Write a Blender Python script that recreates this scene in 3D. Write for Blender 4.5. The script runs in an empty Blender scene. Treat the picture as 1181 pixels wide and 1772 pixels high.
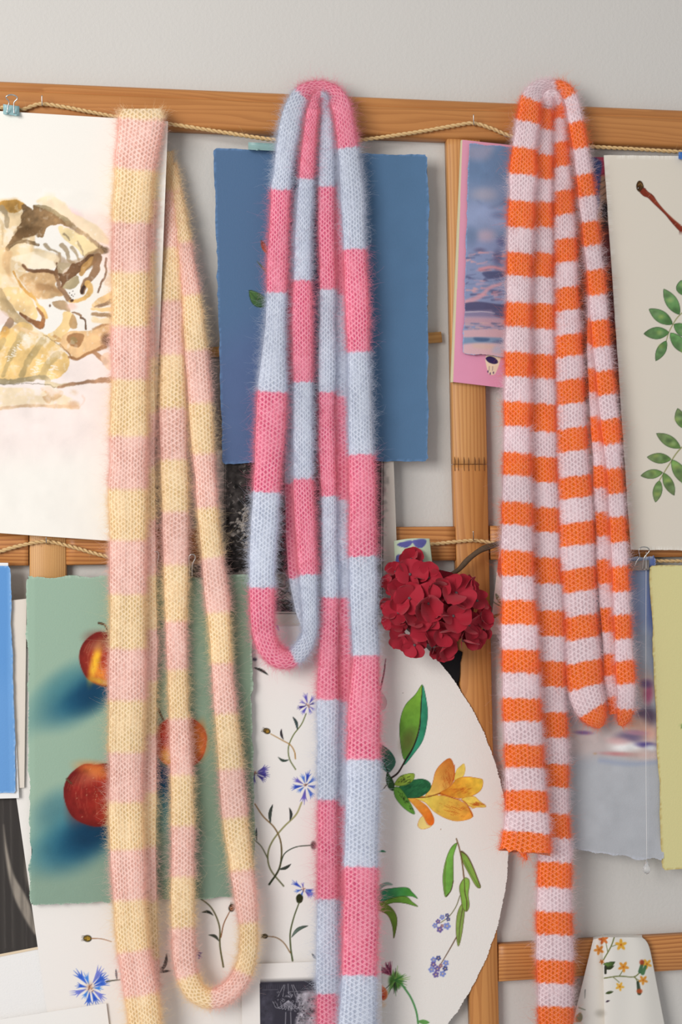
import bpy, math, random
import numpy as np
from mathutils import Vector

random.seed(7)
RNG = np.random.default_rng(11)
scene = bpy.context.scene
COL = scene.collection

# ------------------------------------------------------------------ camera
F_PX, CX, CY = 2200.0, 590.5, 886.0
YAW = math.radians(8.5)
DIST = 1.76
CAM = np.array([-DIST * math.sin(YAW), -DIST * math.cos(YAW), 0.0])
cam_data = bpy.data.cameras.new('camera')
cam_data.sensor_fit = 'VERTICAL'
cam_data.sensor_height = 36.0
cam_data.lens = F_PX / 1772.0 * 36.0
cam_data.clip_start = 0.05
cam = bpy.data.objects.new('camera', cam_data)
cam.location = CAM
cam.rotation_euler = (math.pi / 2, 0, -YAW)
COL.objects.link(cam)
scene.camera = cam

# ------------------------------------------------------------------ light
world = bpy.data.worlds.new('world')
scene.world = world
world.use_nodes = True
bg = world.node_tree.nodes['Background']
bg.inputs['Color'].default_value = (0.97, 0.965, 0.98, 1)
bg.inputs['Strength'].default_value = 0.43

def area_light(name, loc, target, sx, sy, power, color):
    ld = bpy.data.lights.new(name, 'AREA')
    ld.shape = 'RECTANGLE'
    ld.size, ld.size_y, ld.energy, ld.color = sx, sy, power, color
    o = bpy.data.objects.new(name, ld)
    o.location = loc
    o.rotation_euler = (Vector(target) - Vector(loc)).to_track_quat('-Z', 'Y').to_euler()
    COL.objects.link(o)
    return o

area_light('window_light', (-2.0, -2.3, 0.55), (0.0, 0, -0.1), 1.3, 1.5, 68.0, (1.0, 0.975, 0.945))

scene.view_settings.view_transform = 'Standard'
scene.view_settings.look = 'None'
scene.view_settings.gamma = 1.0
scene.view_settings.use_curve_mapping = False
scene.view_settings.exposure = 0.04

# ------------------------------------------------------------------ helpers
def depth(d):
    """the trellis is slim: depths up to 30 mm shrink to 17 mm, all beyond keep their spacing"""
    d = np.asarray(d, float)
    return d - 0.013 * np.clip(d / 0.03, 0, 1)

def W(px, py, d):
    """world point that stands at photo pixel (px, py) on the plane d metres in front of the wall"""
    px, py, d = np.broadcast_arrays(np.asarray(px, float), np.asarray(py, float), depth(d))
    a, b = (px - CX) / F_PX, (py - CY) / F_PX
    rx = math.sin(YAW) + a * math.cos(YAW)
    ry = math.cos(YAW) - a * math.sin(YAW)
    t = (-d - CAM[1]) / ry
    return np.stack([CAM[0] + rx * t, -d, -b * t], -1)

def lin(c):
    c = np.asarray(c, float) / 255.0
    return np.where(c <= 0.04045, c / 12.92, ((c + 0.055) / 1.055) ** 2.4)

def L4(c):
    r = lin(c)
    return (float(r[0]), float(r[1]), float(r[2]), 1.0)

def mk_mesh(name, V, Q=None, T=None, smooth=True, colors=None, uv=None, ngons=None):
    me = bpy.data.meshes.new(name)
    V = np.asarray(V, np.float32)
    faces, starts, totals = [], [], []
    n = 0
    if Q is not None and len(Q):
        Q = np.asarray(Q, np.int32)
        faces.append(Q.ravel()); starts.append(np.arange(len(Q)) * 4 + n); totals.append(np.full(len(Q), 4)); n += Q.size
    if T is not None and len(T):
        T = np.asarray(T, np.int32)
        faces.append(T.ravel()); starts.append(np.arange(len(T)) * 3 + n); totals.append(np.full(len(T), 3)); n += T.size
    for g in (ngons or []):
        g = np.asarray(g, np.int32)
        faces.append(g); starts.append(np.array([n])); totals.append(np.array([len(g)])); n += len(g)
    idx = np.concatenate(faces).astype(np.int32)
    st = np.concatenate(starts).astype(np.int32)
    tot = np.concatenate(totals).astype(np.int32)
    me.vertices.add(len(V)); me.vertices.foreach_set('co', V.ravel())
    me.loops.add(len(idx)); me.loops.foreach_set('vertex_index', idx)
    me.polygons.add(len(st)); me.polygons.foreach_set('loop_start', st)
    try:
        me.polygons.foreach_set('loop_total', tot)
    except Exception:
        pass
    if smooth:
        me.polygons.foreach_set('use_smooth', np.ones(len(st), bool))
    me.update(calc_edges=True)
    me.validate()
    if colors is not None:
        at = me.attributes.new('Col', 'FLOAT_COLOR', 'POINT')
        c4 = np.ones((len(V), 4), np.float32); c4[:, :3] = colors
        at.data.foreach_set('color', c4.ravel())
    if uv is not None:
        ul = me.uv_layers.new(name='UVMap')
        ul.data.foreach_set('uv', np.asarray(uv, np.float32)[idx].ravel())
    return me

def obj(name, me, mat=None, parent=None):
    o = bpy.data.objects.new(name, me)
    COL.objects.link(o)
    if mat is not None and me is not None:
        if len(me.materials) == 0:
            me.materials.append(mat)
    if parent is not None:
        o.parent = parent
        o.matrix_parent_inverse = parent.matrix_world.inverted()
    return o

def tag(o, label=None, cat=None, group=None, kind=None):
    if label: o['label'] = label
    if cat: o['category'] = cat
    if group: o['group'] = group
    if kind: o['kind'] = kind
    return o

def empty(name, loc):
    o = bpy.data.objects.new(name, None)
    o.empty_display_size = 0.02
    o.location = tuple(float(v) for v in loc)
    COL.objects.link(o)
    bpy.context.view_layer.update()
    return o

def grid_quads(nu, nv, off=0, wrap=False):
    """grid of nu rows x nv columns; wrap closes the columns"""
    i = np.arange(nu - 1)[:, None]
    j = np.arange(nv if wrap else nv - 1)[None, :]
    j2 = (j + 1) % nv
    return np.stack(np.broadcast_arrays(i * nv + j, i * nv + j2, (i + 1) * nv + j2, (i + 1) * nv + j), -1).reshape(-1, 4) + off

def smooth1(a, sig):
    if sig <= 0: return a
    r = int(sig * 3) + 1
    k = np.exp(-0.5 * (np.arange(-r, r + 1) / sig) ** 2); k /= k.sum()
    a = np.asarray(a, float)
    # extend linearly so that ends stay put
    lo = 2 * a[0] - a[1:r + 1][::-1] if len(a) > r else np.full(r, a[0])
    hi = 2 * a[-1] - a[-r - 1:-1][::-1] if len(a) > r else np.full(r, a[-1])
    return np.convolve(np.concatenate([lo, a, hi]), k, 'valid')

def noise1(n, scale, seed=0):
    g = np.random.default_rng(seed)
    m = int(n / scale) + 4
    return smooth1(np.interp(np.arange(n) / scale, np.arange(m), g.normal(size=m)), max(1.0, scale * .3))

def tube(points, radius, seg=8, cap=True):
    """swept round tube through world points; returns V, Q, T"""
    P = np.asarray(points, float)
    n = len(P)
    R = np.broadcast_to(np.asarray(radius, float), (n,))
    T = np.gradient(P, axis=0)
    T /= np.linalg.norm(T, axis=1)[:, None] + 1e-12
    ref = np.array([0, 1.0, 0]) if abs(T[0][1]) < 0.9 else np.array([1.0, 0, 0])
    u = np.cross(T[0], ref); u /= np.linalg.norm(u)
    U = np.zeros_like(P)
    for i in range(n):
        u = u - T[i] * np.dot(u, T[i]); u /= np.linalg.norm(u) + 1e-12
        U[i] = u
    B = np.cross(T, U)
    a = np.linspace(0, 2 * np.pi, seg, endpoint=False)
    V = P[:, None, :] + R[:, None, None] * (np.cos(a)[None, :, None] * U[:, None, :] + np.sin(a)[None, :, None] * B[:, None, :])
    V = V.reshape(-1, 3)
    Q = grid_quads(n, seg, 0, True)
    Tt = []
    if cap:
        V = np.concatenate([V, P[:1], P[-1:]])
        for j in range(seg):
            Tt.append([n * seg, (j + 1) % seg, j])
            Tt.append([n * seg + 1, (n - 1) * seg + j, (n - 1) * seg + (j + 1) % seg])
    return V, Q, np.array(Tt, int).reshape(-1, 3)

def catmull(pts, per=8, closed=False):
    P = np.asarray(pts, float)
    if len(P) < 3: return P
    if closed:
        P = np.concatenate([P[-1:], P, P[:2]])
    else:
        P = np.concatenate([2 * P[:1] - P[1:2], P, 2 * P[-1:] - P[-2:-1]])
    out = []
    t = np.linspace(0, 1, per, endpoint=False)[:, None]
    for i in range(1, len(P) - 2):
        p0, p1, p2, p3 = P[i - 1], P[i], P[i + 1], P[i + 2]
        out.append(0.5 * ((2 * p1) + (-p0 + p2) * t + (2 * p0 - 5 * p1 + 4 * p2 - p3) * t ** 2 + (-p0 + 3 * p1 - 3 * p2 + p3) * t ** 3))
    if not closed: out.append(P[-2:-1])
    return np.concatenate(out)

def join(parts):
    V, Q, T, n = [], [], [], 0
    for v, q, t in parts:
        V.append(v)
        if q is not None and len(q): Q.append(np.asarray(q) + n)
        if t is not None and len(t): T.append(np.asarray(t) + n)
        n += len(v)
    return np.concatenate(V), (np.concatenate(Q) if Q else None), (np.concatenate(T) if T else None)

# ------------------------------------------------------------------ materials
class NT:
    """small node-tree builder"""
    def __init__(self, name):
        self.m = bpy.data.materials.new(name)
        self.m.use_nodes = True
        self.t = self.m.node_tree
        self.b = self.t.nodes['Principled BSDF']
        self.out = self.t.nodes['Material Output']
    def n(self, typ, **kw):
        nd = self.t.nodes.new(typ)
        for k, v in kw.items(): setattr(nd, k, v)
        return nd
    def l(self, a, b): self.t.links.new(a, b)
    def put(self, v, sock):
        if isinstance(v, (int, float)): sock.default_value = v
        elif isinstance(v, tuple): sock.default_value = v
        else: self.l(v, sock)
    def math(self, op, a, b=0.0, c=None, clamp=False):
        nd = self.n('ShaderNodeMath', operation=op); nd.use_clamp = clamp
        self.put(a, nd.inputs[0]); self.put(b, nd.inputs[1])
        if c is not None: self.put(c, nd.inputs[2])
        return nd.outputs[0]
    def sstep(self, v, lo, hi, a=0.0, b=1.0):
        nd = self.n('ShaderNodeMapRange', interpolation_type='SMOOTHSTEP')
        self.put(v, nd.inputs[0]); self.put(lo, nd.inputs[1]); self.put(hi, nd.inputs[2])
        self.put(a, nd.inputs[3]); self.put(b, nd.inputs[4])
        return nd.outputs[0]
    def mix(self, f, a, b, blend='MIX'):
        nd = self.n('ShaderNodeMix', data_type='RGBA', blend_type=blend)
        self.put(f, nd.inputs[0]); self.put(a, nd.inputs[6]); self.put(b, nd.inputs[7])
        return nd.outputs[2]
    def noise(self, vec, scale, detail=3, rough=0.55, out=0):
        nd = self.n('ShaderNodeTexNoise')
        if vec is not None: self.l(vec, nd.inputs['Vector'])
        nd.inputs['Scale'].default_value = scale; nd.inputs['Detail'].default_value = detail
        nd.inputs['Roughness'].default_value = rough
        return nd.outputs[out]
    def mapping(self, vec, scale=(1, 1, 1), loc=(0, 0, 0), rot=(0, 0, 0)):
        nd = self.n('ShaderNodeMapping')
        self.l(vec, nd.inputs[0])
        nd.inputs['Location'].default_value = loc; nd.inputs['Rotation'].default_value = rot; nd.inputs['Scale'].default_value = scale
        return nd.outputs[0]
    def obj_co(self): return self.n('ShaderNodeTexCoord').outputs['Object']
    def uv(self): return self.n('ShaderNodeUVMap').outputs[0]
    def attr(self, name='Col'): return self.n('ShaderNodeAttribute', attribute_name=name).outputs['Color']
    def ramp(self, f, stops):
        nd = self.n('ShaderNodeValToRGB'); r = nd.color_ramp
        while len(r.elements) < len(stops): r.elements.new(0.5)
        for e, (p, c) in zip(r.elements, stops): e.position = p; e.color = c
        self.l(f, nd.inputs[0]); return nd.outputs[0]
    def bump(self, h, strength, dist):
        nd = self.n('ShaderNodeBump'); nd.inputs['Strength'].default_value = strength; nd.inputs['Distance'].default_value = dist
        self.l(h, nd.inputs['Height']); self.l(nd.outputs[0], self.b.inputs['Normal'])
    def base(self, c, rough=0.8, metal=0.0, spec=None):
        self.put(c, self.b.inputs['Base Color'])
        self.put(rough, self.b.inputs['Roughness']); self.b.inputs['Metallic'].default_value = metal
        if spec is not None: self.b.inputs['Specular IOR Level'].default_value = spec
        return self.m

def mat_plain(name, c, rough=0.6, metal=0.0, spec=None, noise=0.0, nscale=400):
    t = NT(name)
    if noise:
        f = t.noise(t.obj_co(), nscale)
        col = t.mix(f, tuple(v * (1 - noise) for v in L4(c)[:3]) + (1,), tuple(min(1, v * (1 + noise)) for v in L4(c)[:3]) + (1,))
        return t.base(col, rough, metal, spec)
    return t.base(L4(c), rough, metal, spec)

def mat_paper(name, tooth=0.25, tscale=700, mottled=0.03):
    """paper whose paint comes from the Col attribute; the tooth is fine relief"""
    t = NT(name)
    co = t.obj_co()
    f = t.noise(co, 900, 2)
    k = t.math('MULTIPLY_ADD', f, mottled * 2, 1 - mottled)
    cc = t.n('ShaderNodeCombineXYZ')
    for i in range(3): t.l(k, cc.inputs[i])
    col = t.mix(1.0, t.attr(), cc.outputs[0], 'MULTIPLY')
    h = t.noise(co, tscale, 4, 0.6)
    t.bump(h, tooth, 0.0008)
    return t.base(col, 0.88, 0, 0.15)

def mat_wall():
    t = NT('plaster')
    co = t.obj_co()
    big = t.noise(co, 3.0, 3)
    col = t.mix(big, L4((207, 204, 199)), L4((212, 209, 204)))
    h1 = t.noise(co, 190, 4, 0.6)
    h2 = t.noise(co, 28, 2)
    h = t.math('MULTIPLY_ADD', h2, 0.6, h1)
    t.bump(h, 0.5, 0.0011)
    return t.base(col, 0.92, 0, 0.1)

def mat_wood(name, light, mid, dark, freq=9.0, rings=0.5, seed=0.0, line=0.6, rough=0.42):
    """UV: u runs along the grain in metres, v across in metres"""
    t = NT(name)
    uv = t.uv()
    m1 = t.mapping(uv, (3.2, 42, 1), (seed, seed * 1.7, seed))
    warp = t.noise(m1, 1.3, 3)
    m2 = t.mapping(uv, (0.9, 9, 1), (seed * 2.1, seed, 0))
    broad = t.noise(m2, 2.2, 2)
    sep = t.n('ShaderNodeSeparateXYZ'); t.l(uv, sep.inputs[0])
    x = t.math('MULTIPLY_ADD', broad, rings * 9, t.math('MULTIPLY', sep.outputs[1], freq * 22))
    x = t.math('MULTIPLY_ADD', warp, 1.1, x)
    saw = t.math('FRACT', x)
    ring = t.sstep(saw, 0.25, 0.97)
    ring = t.math('MULTIPLY', ring, t.sstep(saw, 1.0, 0.95))
    fine = t.noise(t.mapping(uv, (14, 900, 1), (seed, 0, 0)), 1.0, 3, 0.7)
    base = t.mix(broad, L4(light), L4(mid))
    col = t.mix(t.math('MULTIPLY', ring, line), base, L4(dark))
    col = t.mix(t.math('MULTIPLY', t.sstep(fine, 0.5, 0.8), 0.28), col, L4(dark))
    t.bump(t.math('MULTIPLY_ADD', fine, 0.5, ring), 0.15, 0.0006)
    return t.base(col, rough, 0, 0.35)

M_WALL = mat_wall()
M_TOP = mat_wood('pine_top_rail', (200, 140, 82), (186, 122, 66), (142, 84, 40), 5.0, 0.85, 3.1, 0.34, 0.38)
M_RAIL = mat_wood('pine_rail', (212, 150, 90), (196, 128, 68), (142, 78, 34), 8.5, 0.5, 7.7, 0.66)
M_POST = mat_wood('pine_post', (214, 160, 100), (200, 140, 82), (164, 102, 52), 9.0, 0.22, 1.3, 0.5)
M_POST2 = mat_wood('pine_post_lower', (208, 148, 86), (194, 130, 70), (154, 90, 42), 4.0, 0.9, 5.9, 0.4)
M_POSTL = mat_wood('pine_post_striped', (222, 178, 118), (210, 156, 96), (168, 106, 54), 17.0, 0.25, 9.3, 0.62)
M_STICK = mat_wood('pale_stick', (214, 170, 112), (204, 154, 96), (170, 116, 66), 8.0, 0.2, 2.3, 0.4)
M_SEAM = mat_plain('wood_seam', (96, 54, 26), .7)
M_STEEL = mat_plain('steel', (196, 196, 194), 0.25, 1.0)
M_PAPER = mat_paper('smooth_paper', 0.10, 900, 0.02)
M_ROUGHPAPER = mat_paper('watercolour_paper', 0.40, 520, 0.035)

# ------------------------------------------------------------------ wall
wv = np.array([[-3.5, 0, -2.2], [3.5, 0, -2.2], [3.5, 0, 2.4], [-3.5, 0, 2.4]])
wall = obj('wall_back', mk_mesh('wall_back', wv, [[0, 1, 2, 3]], smooth=False), M_WALL)
tag(wall, 'off-white plastered wall behind the wooden frame', kind='structure')

# ------------------------------------------------------------------ wooden frame
frame = empty('wooden_trellis', W(590, 1790, 0.02))
tag(frame, 'orange pine trellis of rails and posts against the wall', 'trellis')

def beam(name, edgeA, edgeB, d0, d1, mat, prof=None, seed=0):
    """edgeA, edgeB: pixel polylines of its two long edges (same count); prof: list of (across 0..1, depth inset) of the front face"""
    prof = prof or [(0.0, 0.004), (0.012, 0.0015), (0.04, 0.0), (0.96, 0.0), (0.988, 0.0015), (1.0, 0.004)]
    A, B = np.asarray(edgeA, float), np.asarray(edgeB, float)
    n = 40
    tt = np.linspace(0, 1, n); k = np.linspace(0, 1, len(A))
    a = np.stack([np.interp(tt, k, A[:, i]) for i in range(2)], 1)
    b = np.stack([np.interp(tt, k, B[:, i]) for i in range(2)], 1)
    a, b = W(a[:, 0], a[:, 1], d1), W(b[:, 0], b[:, 1], d1)
    wob = noise1(n, 12, seed) * 0.0004
    rows, uvs = [], []
    along = np.concatenate([[0], np.cumsum(np.linalg.norm(np.diff(a, axis=0), axis=1))])
    wid = np.linalg.norm(b - a, axis=1).mean()
    thk = float(depth(d1) - depth(d0))
    ring = [(0.0, thk)] + list(prof) + [(1.0, thk)]
    vv = 0.0; last = None
    for s, ins in ring:
        p = a + (b - a) * s
        p = p.copy(); p[:, 1] += ins + wob
        if last is not None: vv += float(np.linalg.norm(p[0] - last))
        last = p[0]
        rows.append(p); uvs.append(np.stack([along, np.full(n, vv)], 1))
    m = len(ring)
    V = np.stack(rows, 1).reshape(-1, 3); U = np.stack(uvs, 1).reshape(-1, 2)
    Q = grid_quads(n, m, 0, True)
    ng = [list(range(m))[::-1], list((n - 1) * m + np.arange(m))]
    me = mk_mesh(name, V, Q, smooth=False, uv=U, ngons=ng)
    return obj(name, me, mat, frame)

top_prof = [(0.0, 0.012), (0.02, 0.006), (0.06, 0.0025), (0.12, 0.001), (0.20, 0.0012), (0.225, 0.0035), (0.25, 0.0030), (0.27, 0.0005), (0.32, 0.0), (0.88, 0.0), (0.93, 0.001), (0.965, 0.004), (1.0, 0.010)]
beam('top_rail', [(-260, 126), (1440, 199)], [(-260, 201), (1440, 266)], 0.004, 0.034, M_TOP, top_prof, 1)
beam('post', [(46, 214), (56, 1900)], [(113, 216), (118, 1900)], 0.005, 0.029, M_POSTL, None, 2)
beam('post', [(774, 236), (785, 803)], [(833, 238), (845, 803)], 0.005, 0.0300, M_POST, None, 3)
beam('post', [(785, 804), (790, 960), (819, 1900)], [(845, 804), (850, 1050), (868, 1900)], 0.005, 0.0299, M_POST2, None, 4)
for k, x in enumerate((787, 793, 803, 811, 822, 829, 838)):      # finger joint of the post
    beam('joint_line', [(x, 790 + 3 * (k % 2)), (x + 0.5, 815 - 2 * (k % 3))], [(x + .55, 790), (x + 1.05, 815)], 0.0296, 0.03085, M_SEAM, [(0, 0), (1, 0)], 3)
beam('middle_rail', [(-260, 921), (49, 917)], [(-260, 982), (49, 979)], 0.006, 0.0262, M_RAIL, None, 6)
beam('middle_rail', [(114.5, 916), (788, 911)], [(114.5, 978.5), (789, 970)], 0.006, 0.0266, M_RAIL, None, 7)
beam('middle_rail', [(849, 910), (1440, 903)], [(850, 969), (1440, 960)], 0.006, 0.0262, M_RAIL, None, 8)
beam('lower_rail', [(864, 1636), (1440, 1604)], [(864, 1700), (1440, 1663)], 0.006, 0.0275, M_RAIL, None, 9)
beam('lower_rail', [(118, 1672), (810, 1640)], [(118, 1736), (810, 1703)], 0.006, 0.0262, M_RAIL, None, 10)

# thin stick behind the blue sheet
def plank(name, quad, d0, d1, mat):
    q = np.array(quad, float)
    f = W(q[:, 0], q[:, 1], d1); b = f.copy(); b[:, 1] = -float(depth(d0))
    V = np.concatenate([f, b])
    Q = [[0, 3, 2, 1], [4, 5, 6, 7], [0, 1, 5, 4], [1, 2, 6, 5], [2, 3, 7, 6], [3, 0, 4, 7]]
    L = float(np.linalg.norm(f[1] - f[0])); H = float(np.linalg.norm(f[3] - f[0]))
    U = np.array([[0, 0], [L, 0], [L, H], [0, H]] * 2)
    return obj(name, mk_mesh(name, V, Q, smooth=False, uv=U), mat)
tag(plank('wooden_stick', [(318, 604), (764, 574), (766, 592), (320, 621)], 0.004, 0.016, M_STICK),
    'thin pale wooden stick with both ends poking out behind the slate-blue sheet', 'stick')
# ------------------------------------------------------------------ painter: flat pictures worked out as colours of the sheet's own vertices
def fractal(h, w, cells, octv=4, seed=0):
    g = np.random.default_rng(seed)
    out = np.zeros((h, w)); amp = 1.0; tot = 0
    for o in range(octv):
        c = max(2, int(cells * 2 ** o)); ch = max(2, int(round(c * h / w)) + 1)
        a = g.normal(size=(ch + 1, c + 2))
        yi = np.linspace(0, ch - 0.001, h); xi = np.linspace(0, c + 0.999, w)
        y0 = yi.astype(int); x0 = xi.astype(int)
        fy = (yi - y0)[:, None]; fx = (xi - x0)[None, :]
        fy = fy * fy * (3 - 2 * fy); fx = fx * fx * (3 - 2 * fx)
        A = a[np.ix_(y0, x0)] * (1 - fx) + a[np.ix_(y0, x0 + 1)] * fx
        y1 = np.minimum(y0 + 1, ch)
        Bm = a[np.ix_(y1, x0)] * (1 - fx) + a[np.ix_(y1, x0 + 1)] * fx
        out += amp * (A * (1 - fy) + Bm * fy); tot += amp; amp *= 0.5
    return out / tot

class Canvas:
    """picture in photo-pixel units; colours are sRGB 0..255"""
    def __init__(s, x0, y0, x1, y1, base, res=2.0, seed=0):
        s.x0, s.y0, s.x1, s.y1, s.res = x0, y0, x1, y1, res
        s.w, s.h = int((x1 - x0) * res) + 1, int((y1 - y0) * res) + 1
        s.a = np.zeros((s.h, s.w, 3)); s.a[:] = base
        s.X, s.Y = np.meshgrid(x0 + np.arange(s.w) / res, y0 + np.arange(s.h) / res)
        s.n1 = fractal(s.h, s.w, max(3, (x1 - x0) / 26), 4, seed + 1)
        s.n2 = fractal(s.h, s.w, max(4, (x1 - x0) / 7), 3, seed + 2)
    def box(s, pts, pad):
        p = np.asarray(pts)
        i0 = max(0, int((p[:, 1].min() - pad - s.y0) * s.res)); i1 = min(s.h, int((p[:, 1].max() + pad - s.y0) * s.res) + 2)
        j0 = max(0, int((p[:, 0].min() - pad - s.x0) * s.res)); j1 = min(s.w, int((p[:, 0].max() + pad - s.x0) * s.res) + 2)
        return (slice(i0, i1), slice(j0, j1)) if i1 > i0 and j1 > j0 else None
    def lay(s, sl, m, color, tex=0.0, fine=0.0, color2=None, f=None):
        c = np.asarray(color, float)
        if color2 is not None:
            f = np.clip(f, 0, 1)[..., None]
            c = c * (1 - f) + np.asarray(color2, float) * f
        if tex or fine:
            k = 1 + tex * s.n1[sl] + fine * s.n2[sl]
            c = c * k[..., None]
        m = np.clip(m, 0, 1)[..., None]
        s.a[sl] = s.a[sl] * (1 - m) + np.clip(c, 0, 255) * m
    def poly(s, pts, color, alpha=1.0, soft=0.6, tex=0.0, fine=0.0, color2=None, axis=None, rag=0.0, smooth=6, edge=None, patch=0.0):
        """filled smooth outline; axis=(p,q) runs color to color2; edge=(color,width) draws its rim; rag roughens the outline; patch breaks alpha up"""
        P = catmull(pts, smooth, True) if smooth > 1 else np.asarray(pts, float)
        sl = s.box(P, soft * 3 + rag * 3 + 2)
        if sl is None: return
        x, y = s.X[sl], s.Y[sl]
        ins = np.zeros(x.shape, bool); d2 = np.full(x.shape, 1e9)
        for (ax, ay), (bx, by) in zip(P, np.roll(P, -1, 0)):
            cond = ((ay > y) != (by > y))
            if by != ay:
                ins ^= cond & (x < (bx - ax) * (y - ay) / (by - ay) + ax)
            ex, ey = bx - ax, by - ay
            t = np.clip(((x - ax) * ex + (y - ay) * ey) / (ex * ex + ey * ey + 1e-9), 0, 1)
            d2 = np.minimum(d2, (x - ax - t * ex) ** 2 + (y - ay - t * ey) ** 2)
        sd = np.where(ins, 1, -1) * np.sqrt(d2)
        if rag: sd = sd + rag * s.n2[sl] * 1.6
        m = np.clip(sd / (2 * soft) + 0.5, 0, 1)
        m = m * m * (3 - 2 * m) * alpha
        if patch: m = m * np.clip(1 - patch * np.clip(s.n1[sl] * 1.5 + s.n2[sl] * .7, 0, 1.2), 0, 1)
        f = None
        if color2 is not None:
            (ax, ay), (bx, by) = axis
            ex, ey = bx - ax, by - ay
            f = ((x - ax) * ex + (y - ay) * ey) / (ex * ex + ey * ey)
        s.lay(sl, m, color, tex, fine, color2, f)
        if edge:
            em = np.clip(1 - np.abs(sd - edge[1] * .4) / edge[1], 0, 1) * alpha * (edge[2] if len(edge) > 2 else .8)
            s.lay(sl, em, edge[0])
    def stroke(s, pts, w0, w1, color, alpha=1.0, soft=0.5, tex=0.0, fine=0.0, color2=None, taper=False, rag=0.0, smooth=6, patch=0.0):
        P = catmull(pts, smooth) if smooth > 1 and len(pts) > 2 else np.asarray(pts, float)
        sl = s.box(P, max(w0, w1) + soft * 3 + rag * 2)
        if sl is None: return
        x, y = s.X[sl], s.Y[sl]
        seg = np.linalg.norm(np.diff(P, axis=0), axis=1); cum = np.concatenate([[0], np.cumsum(seg)]) / (seg.sum() + 1e-9)
        best = np.full(x.shape, -1e9); fb = np.zeros(x.shape)
        for k in range(len(P) - 1):
            (ax, ay), (bx, by) = P[k], P[k + 1]
            ex, ey = bx - ax, by - ay
            t = np.clip(((x - ax) * ex + (y - ay) * ey) / (ex * ex + ey * ey + 1e-9), 0, 1)
            u = cum[k] + t * (cum[k + 1] - cum[k])
            hw = (w0 + (w1 - w0) * u) / 2
            if taper: hw = hw * np.sqrt(np.clip(np.sin(np.pi * np.clip(u, 0.02, 0.98)), 0, 1))
            v = hw - np.sqrt((x - ax - t * ex) ** 2 + (y - ay - t * ey) ** 2)
            up = v > best
            best = np.where(up, v, best); fb = np.where(up, u, fb)
        if rag: best = best + rag * s.n2[sl] * 1.6
        m = np.clip(best / (2 * soft) + 0.5, 0, 1) * alpha
        if patch: m = m * np.clip(1 - patch * np.clip(s.n1[sl] * 1.5 + s.n2[sl] * .7, 0, 1.2), 0, 1)
        s.lay(sl, m, color, tex, fine, color2, fb if color2 is not None else None)
    def blob(s, cx, cy, rx, ry, color, alpha=1.0, soft=0.5, ang=0.0, tex=0.0, fine=0.0):
        """ellipse; soft is the blurred share of its radius"""
        r = max(rx, ry) * 1.6 + 2
        sl = s.box([(cx - r, cy - r), (cx + r, cy + r)], 0)
        if sl is None: return
        x, y = s.X[sl] - cx, s.Y[sl] - cy
        c, q = math.cos(ang), math.sin(ang)
        e = np.sqrt(((x * c + y * q) / rx) ** 2 + ((-x * q + y * c) / ry) ** 2)
        m = np.clip((1 + soft - e) / (2 * soft + 1e-6), 0, 1)
        s.lay(sl, m * m * (3 - 2 * m) * alpha, color, tex, fine)
    def leaf(s, p0, p1, w, color, color2=None, bend=0.0, edge=None, rib=None, tex=0.08, fine=0.05, side=None, full=0.5, alpha=1.0):
        """blade from p0 to p1; w its greatest width, full where that lies, bend its sideways bow"""
        p0, p1 = np.asarray(p0, float), np.asarray(p1, float)
        D = p1 - p0; Ln = np.linalg.norm(D); T = D / (Ln + 1e-9); N = np.array([-T[1], T[0]])
        u = np.linspace(0, 1, 18)
        k = math.log(0.5) / math.log(full)
        hw = np.sin(np.pi * u ** k) ** 0.8 * w / 2
        mid = p0 + np.outer(u, D) + np.outer(np.sin(np.pi * u) * bend, N)
        A = mid + N * hw[:, None]; B = mid - N * hw[:, None]
        s.poly(np.concatenate([A, B[::-1]]), color, alpha, 0.5, tex, fine, color2, (p0, p1), smooth=1, edge=edge)
        if side is not None:
            s.poly(np.concatenate([A, mid[::-1]]), side, alpha * .85, 0.5, tex, fine, smooth=1)
        if rib: s.stroke(mid, rib[1], rib[1] * .5, rib[0], smooth=1)
    def sample(s, px, py):
        x = np.clip((px - s.x0) * s.res, 0, s.w - 1.001); y = np.clip((py - s.y0) * s.res, 0, s.h - 1.001)
        i, j = y.astype(int), x.astype(int); fy, fx = (y - i)[:, None], (x - j)[:, None]
        return (s.a[i, j] * (1 - fx) + s.a[i, j + 1] * fx) * (1 - fy) + (s.a[i + 1, j] * (1 - fx) + s.a[i + 1, j + 1] * fx) * fy

def axis_lines(a, b, coarse, fine=None):
    """grid positions from a to b; fine = list of (lo, hi, step)"""
    pts = [a, b]
    cur = a
    for lo, hi, st in sorted(fine or []):
        lo, hi = max(lo, a), min(hi, b)
        if hi <= lo: continue
        if lo > cur: pts += list(np.linspace(cur, lo, max(2, int((lo - cur) / coarse) + 1)))
        pts += list(np.linspace(lo, hi, max(2, int((hi - lo) / st) + 1)))
        cur = hi
    if cur < b: pts += list(np.linspace(cur, b, max(2, int((b - cur) / coarse) + 1)))
    p = np.unique(np.round(np.array(pts), 3))
    keep = np.concatenate([[True], np.diff(p) > 0.05])
    return p[keep]

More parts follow.
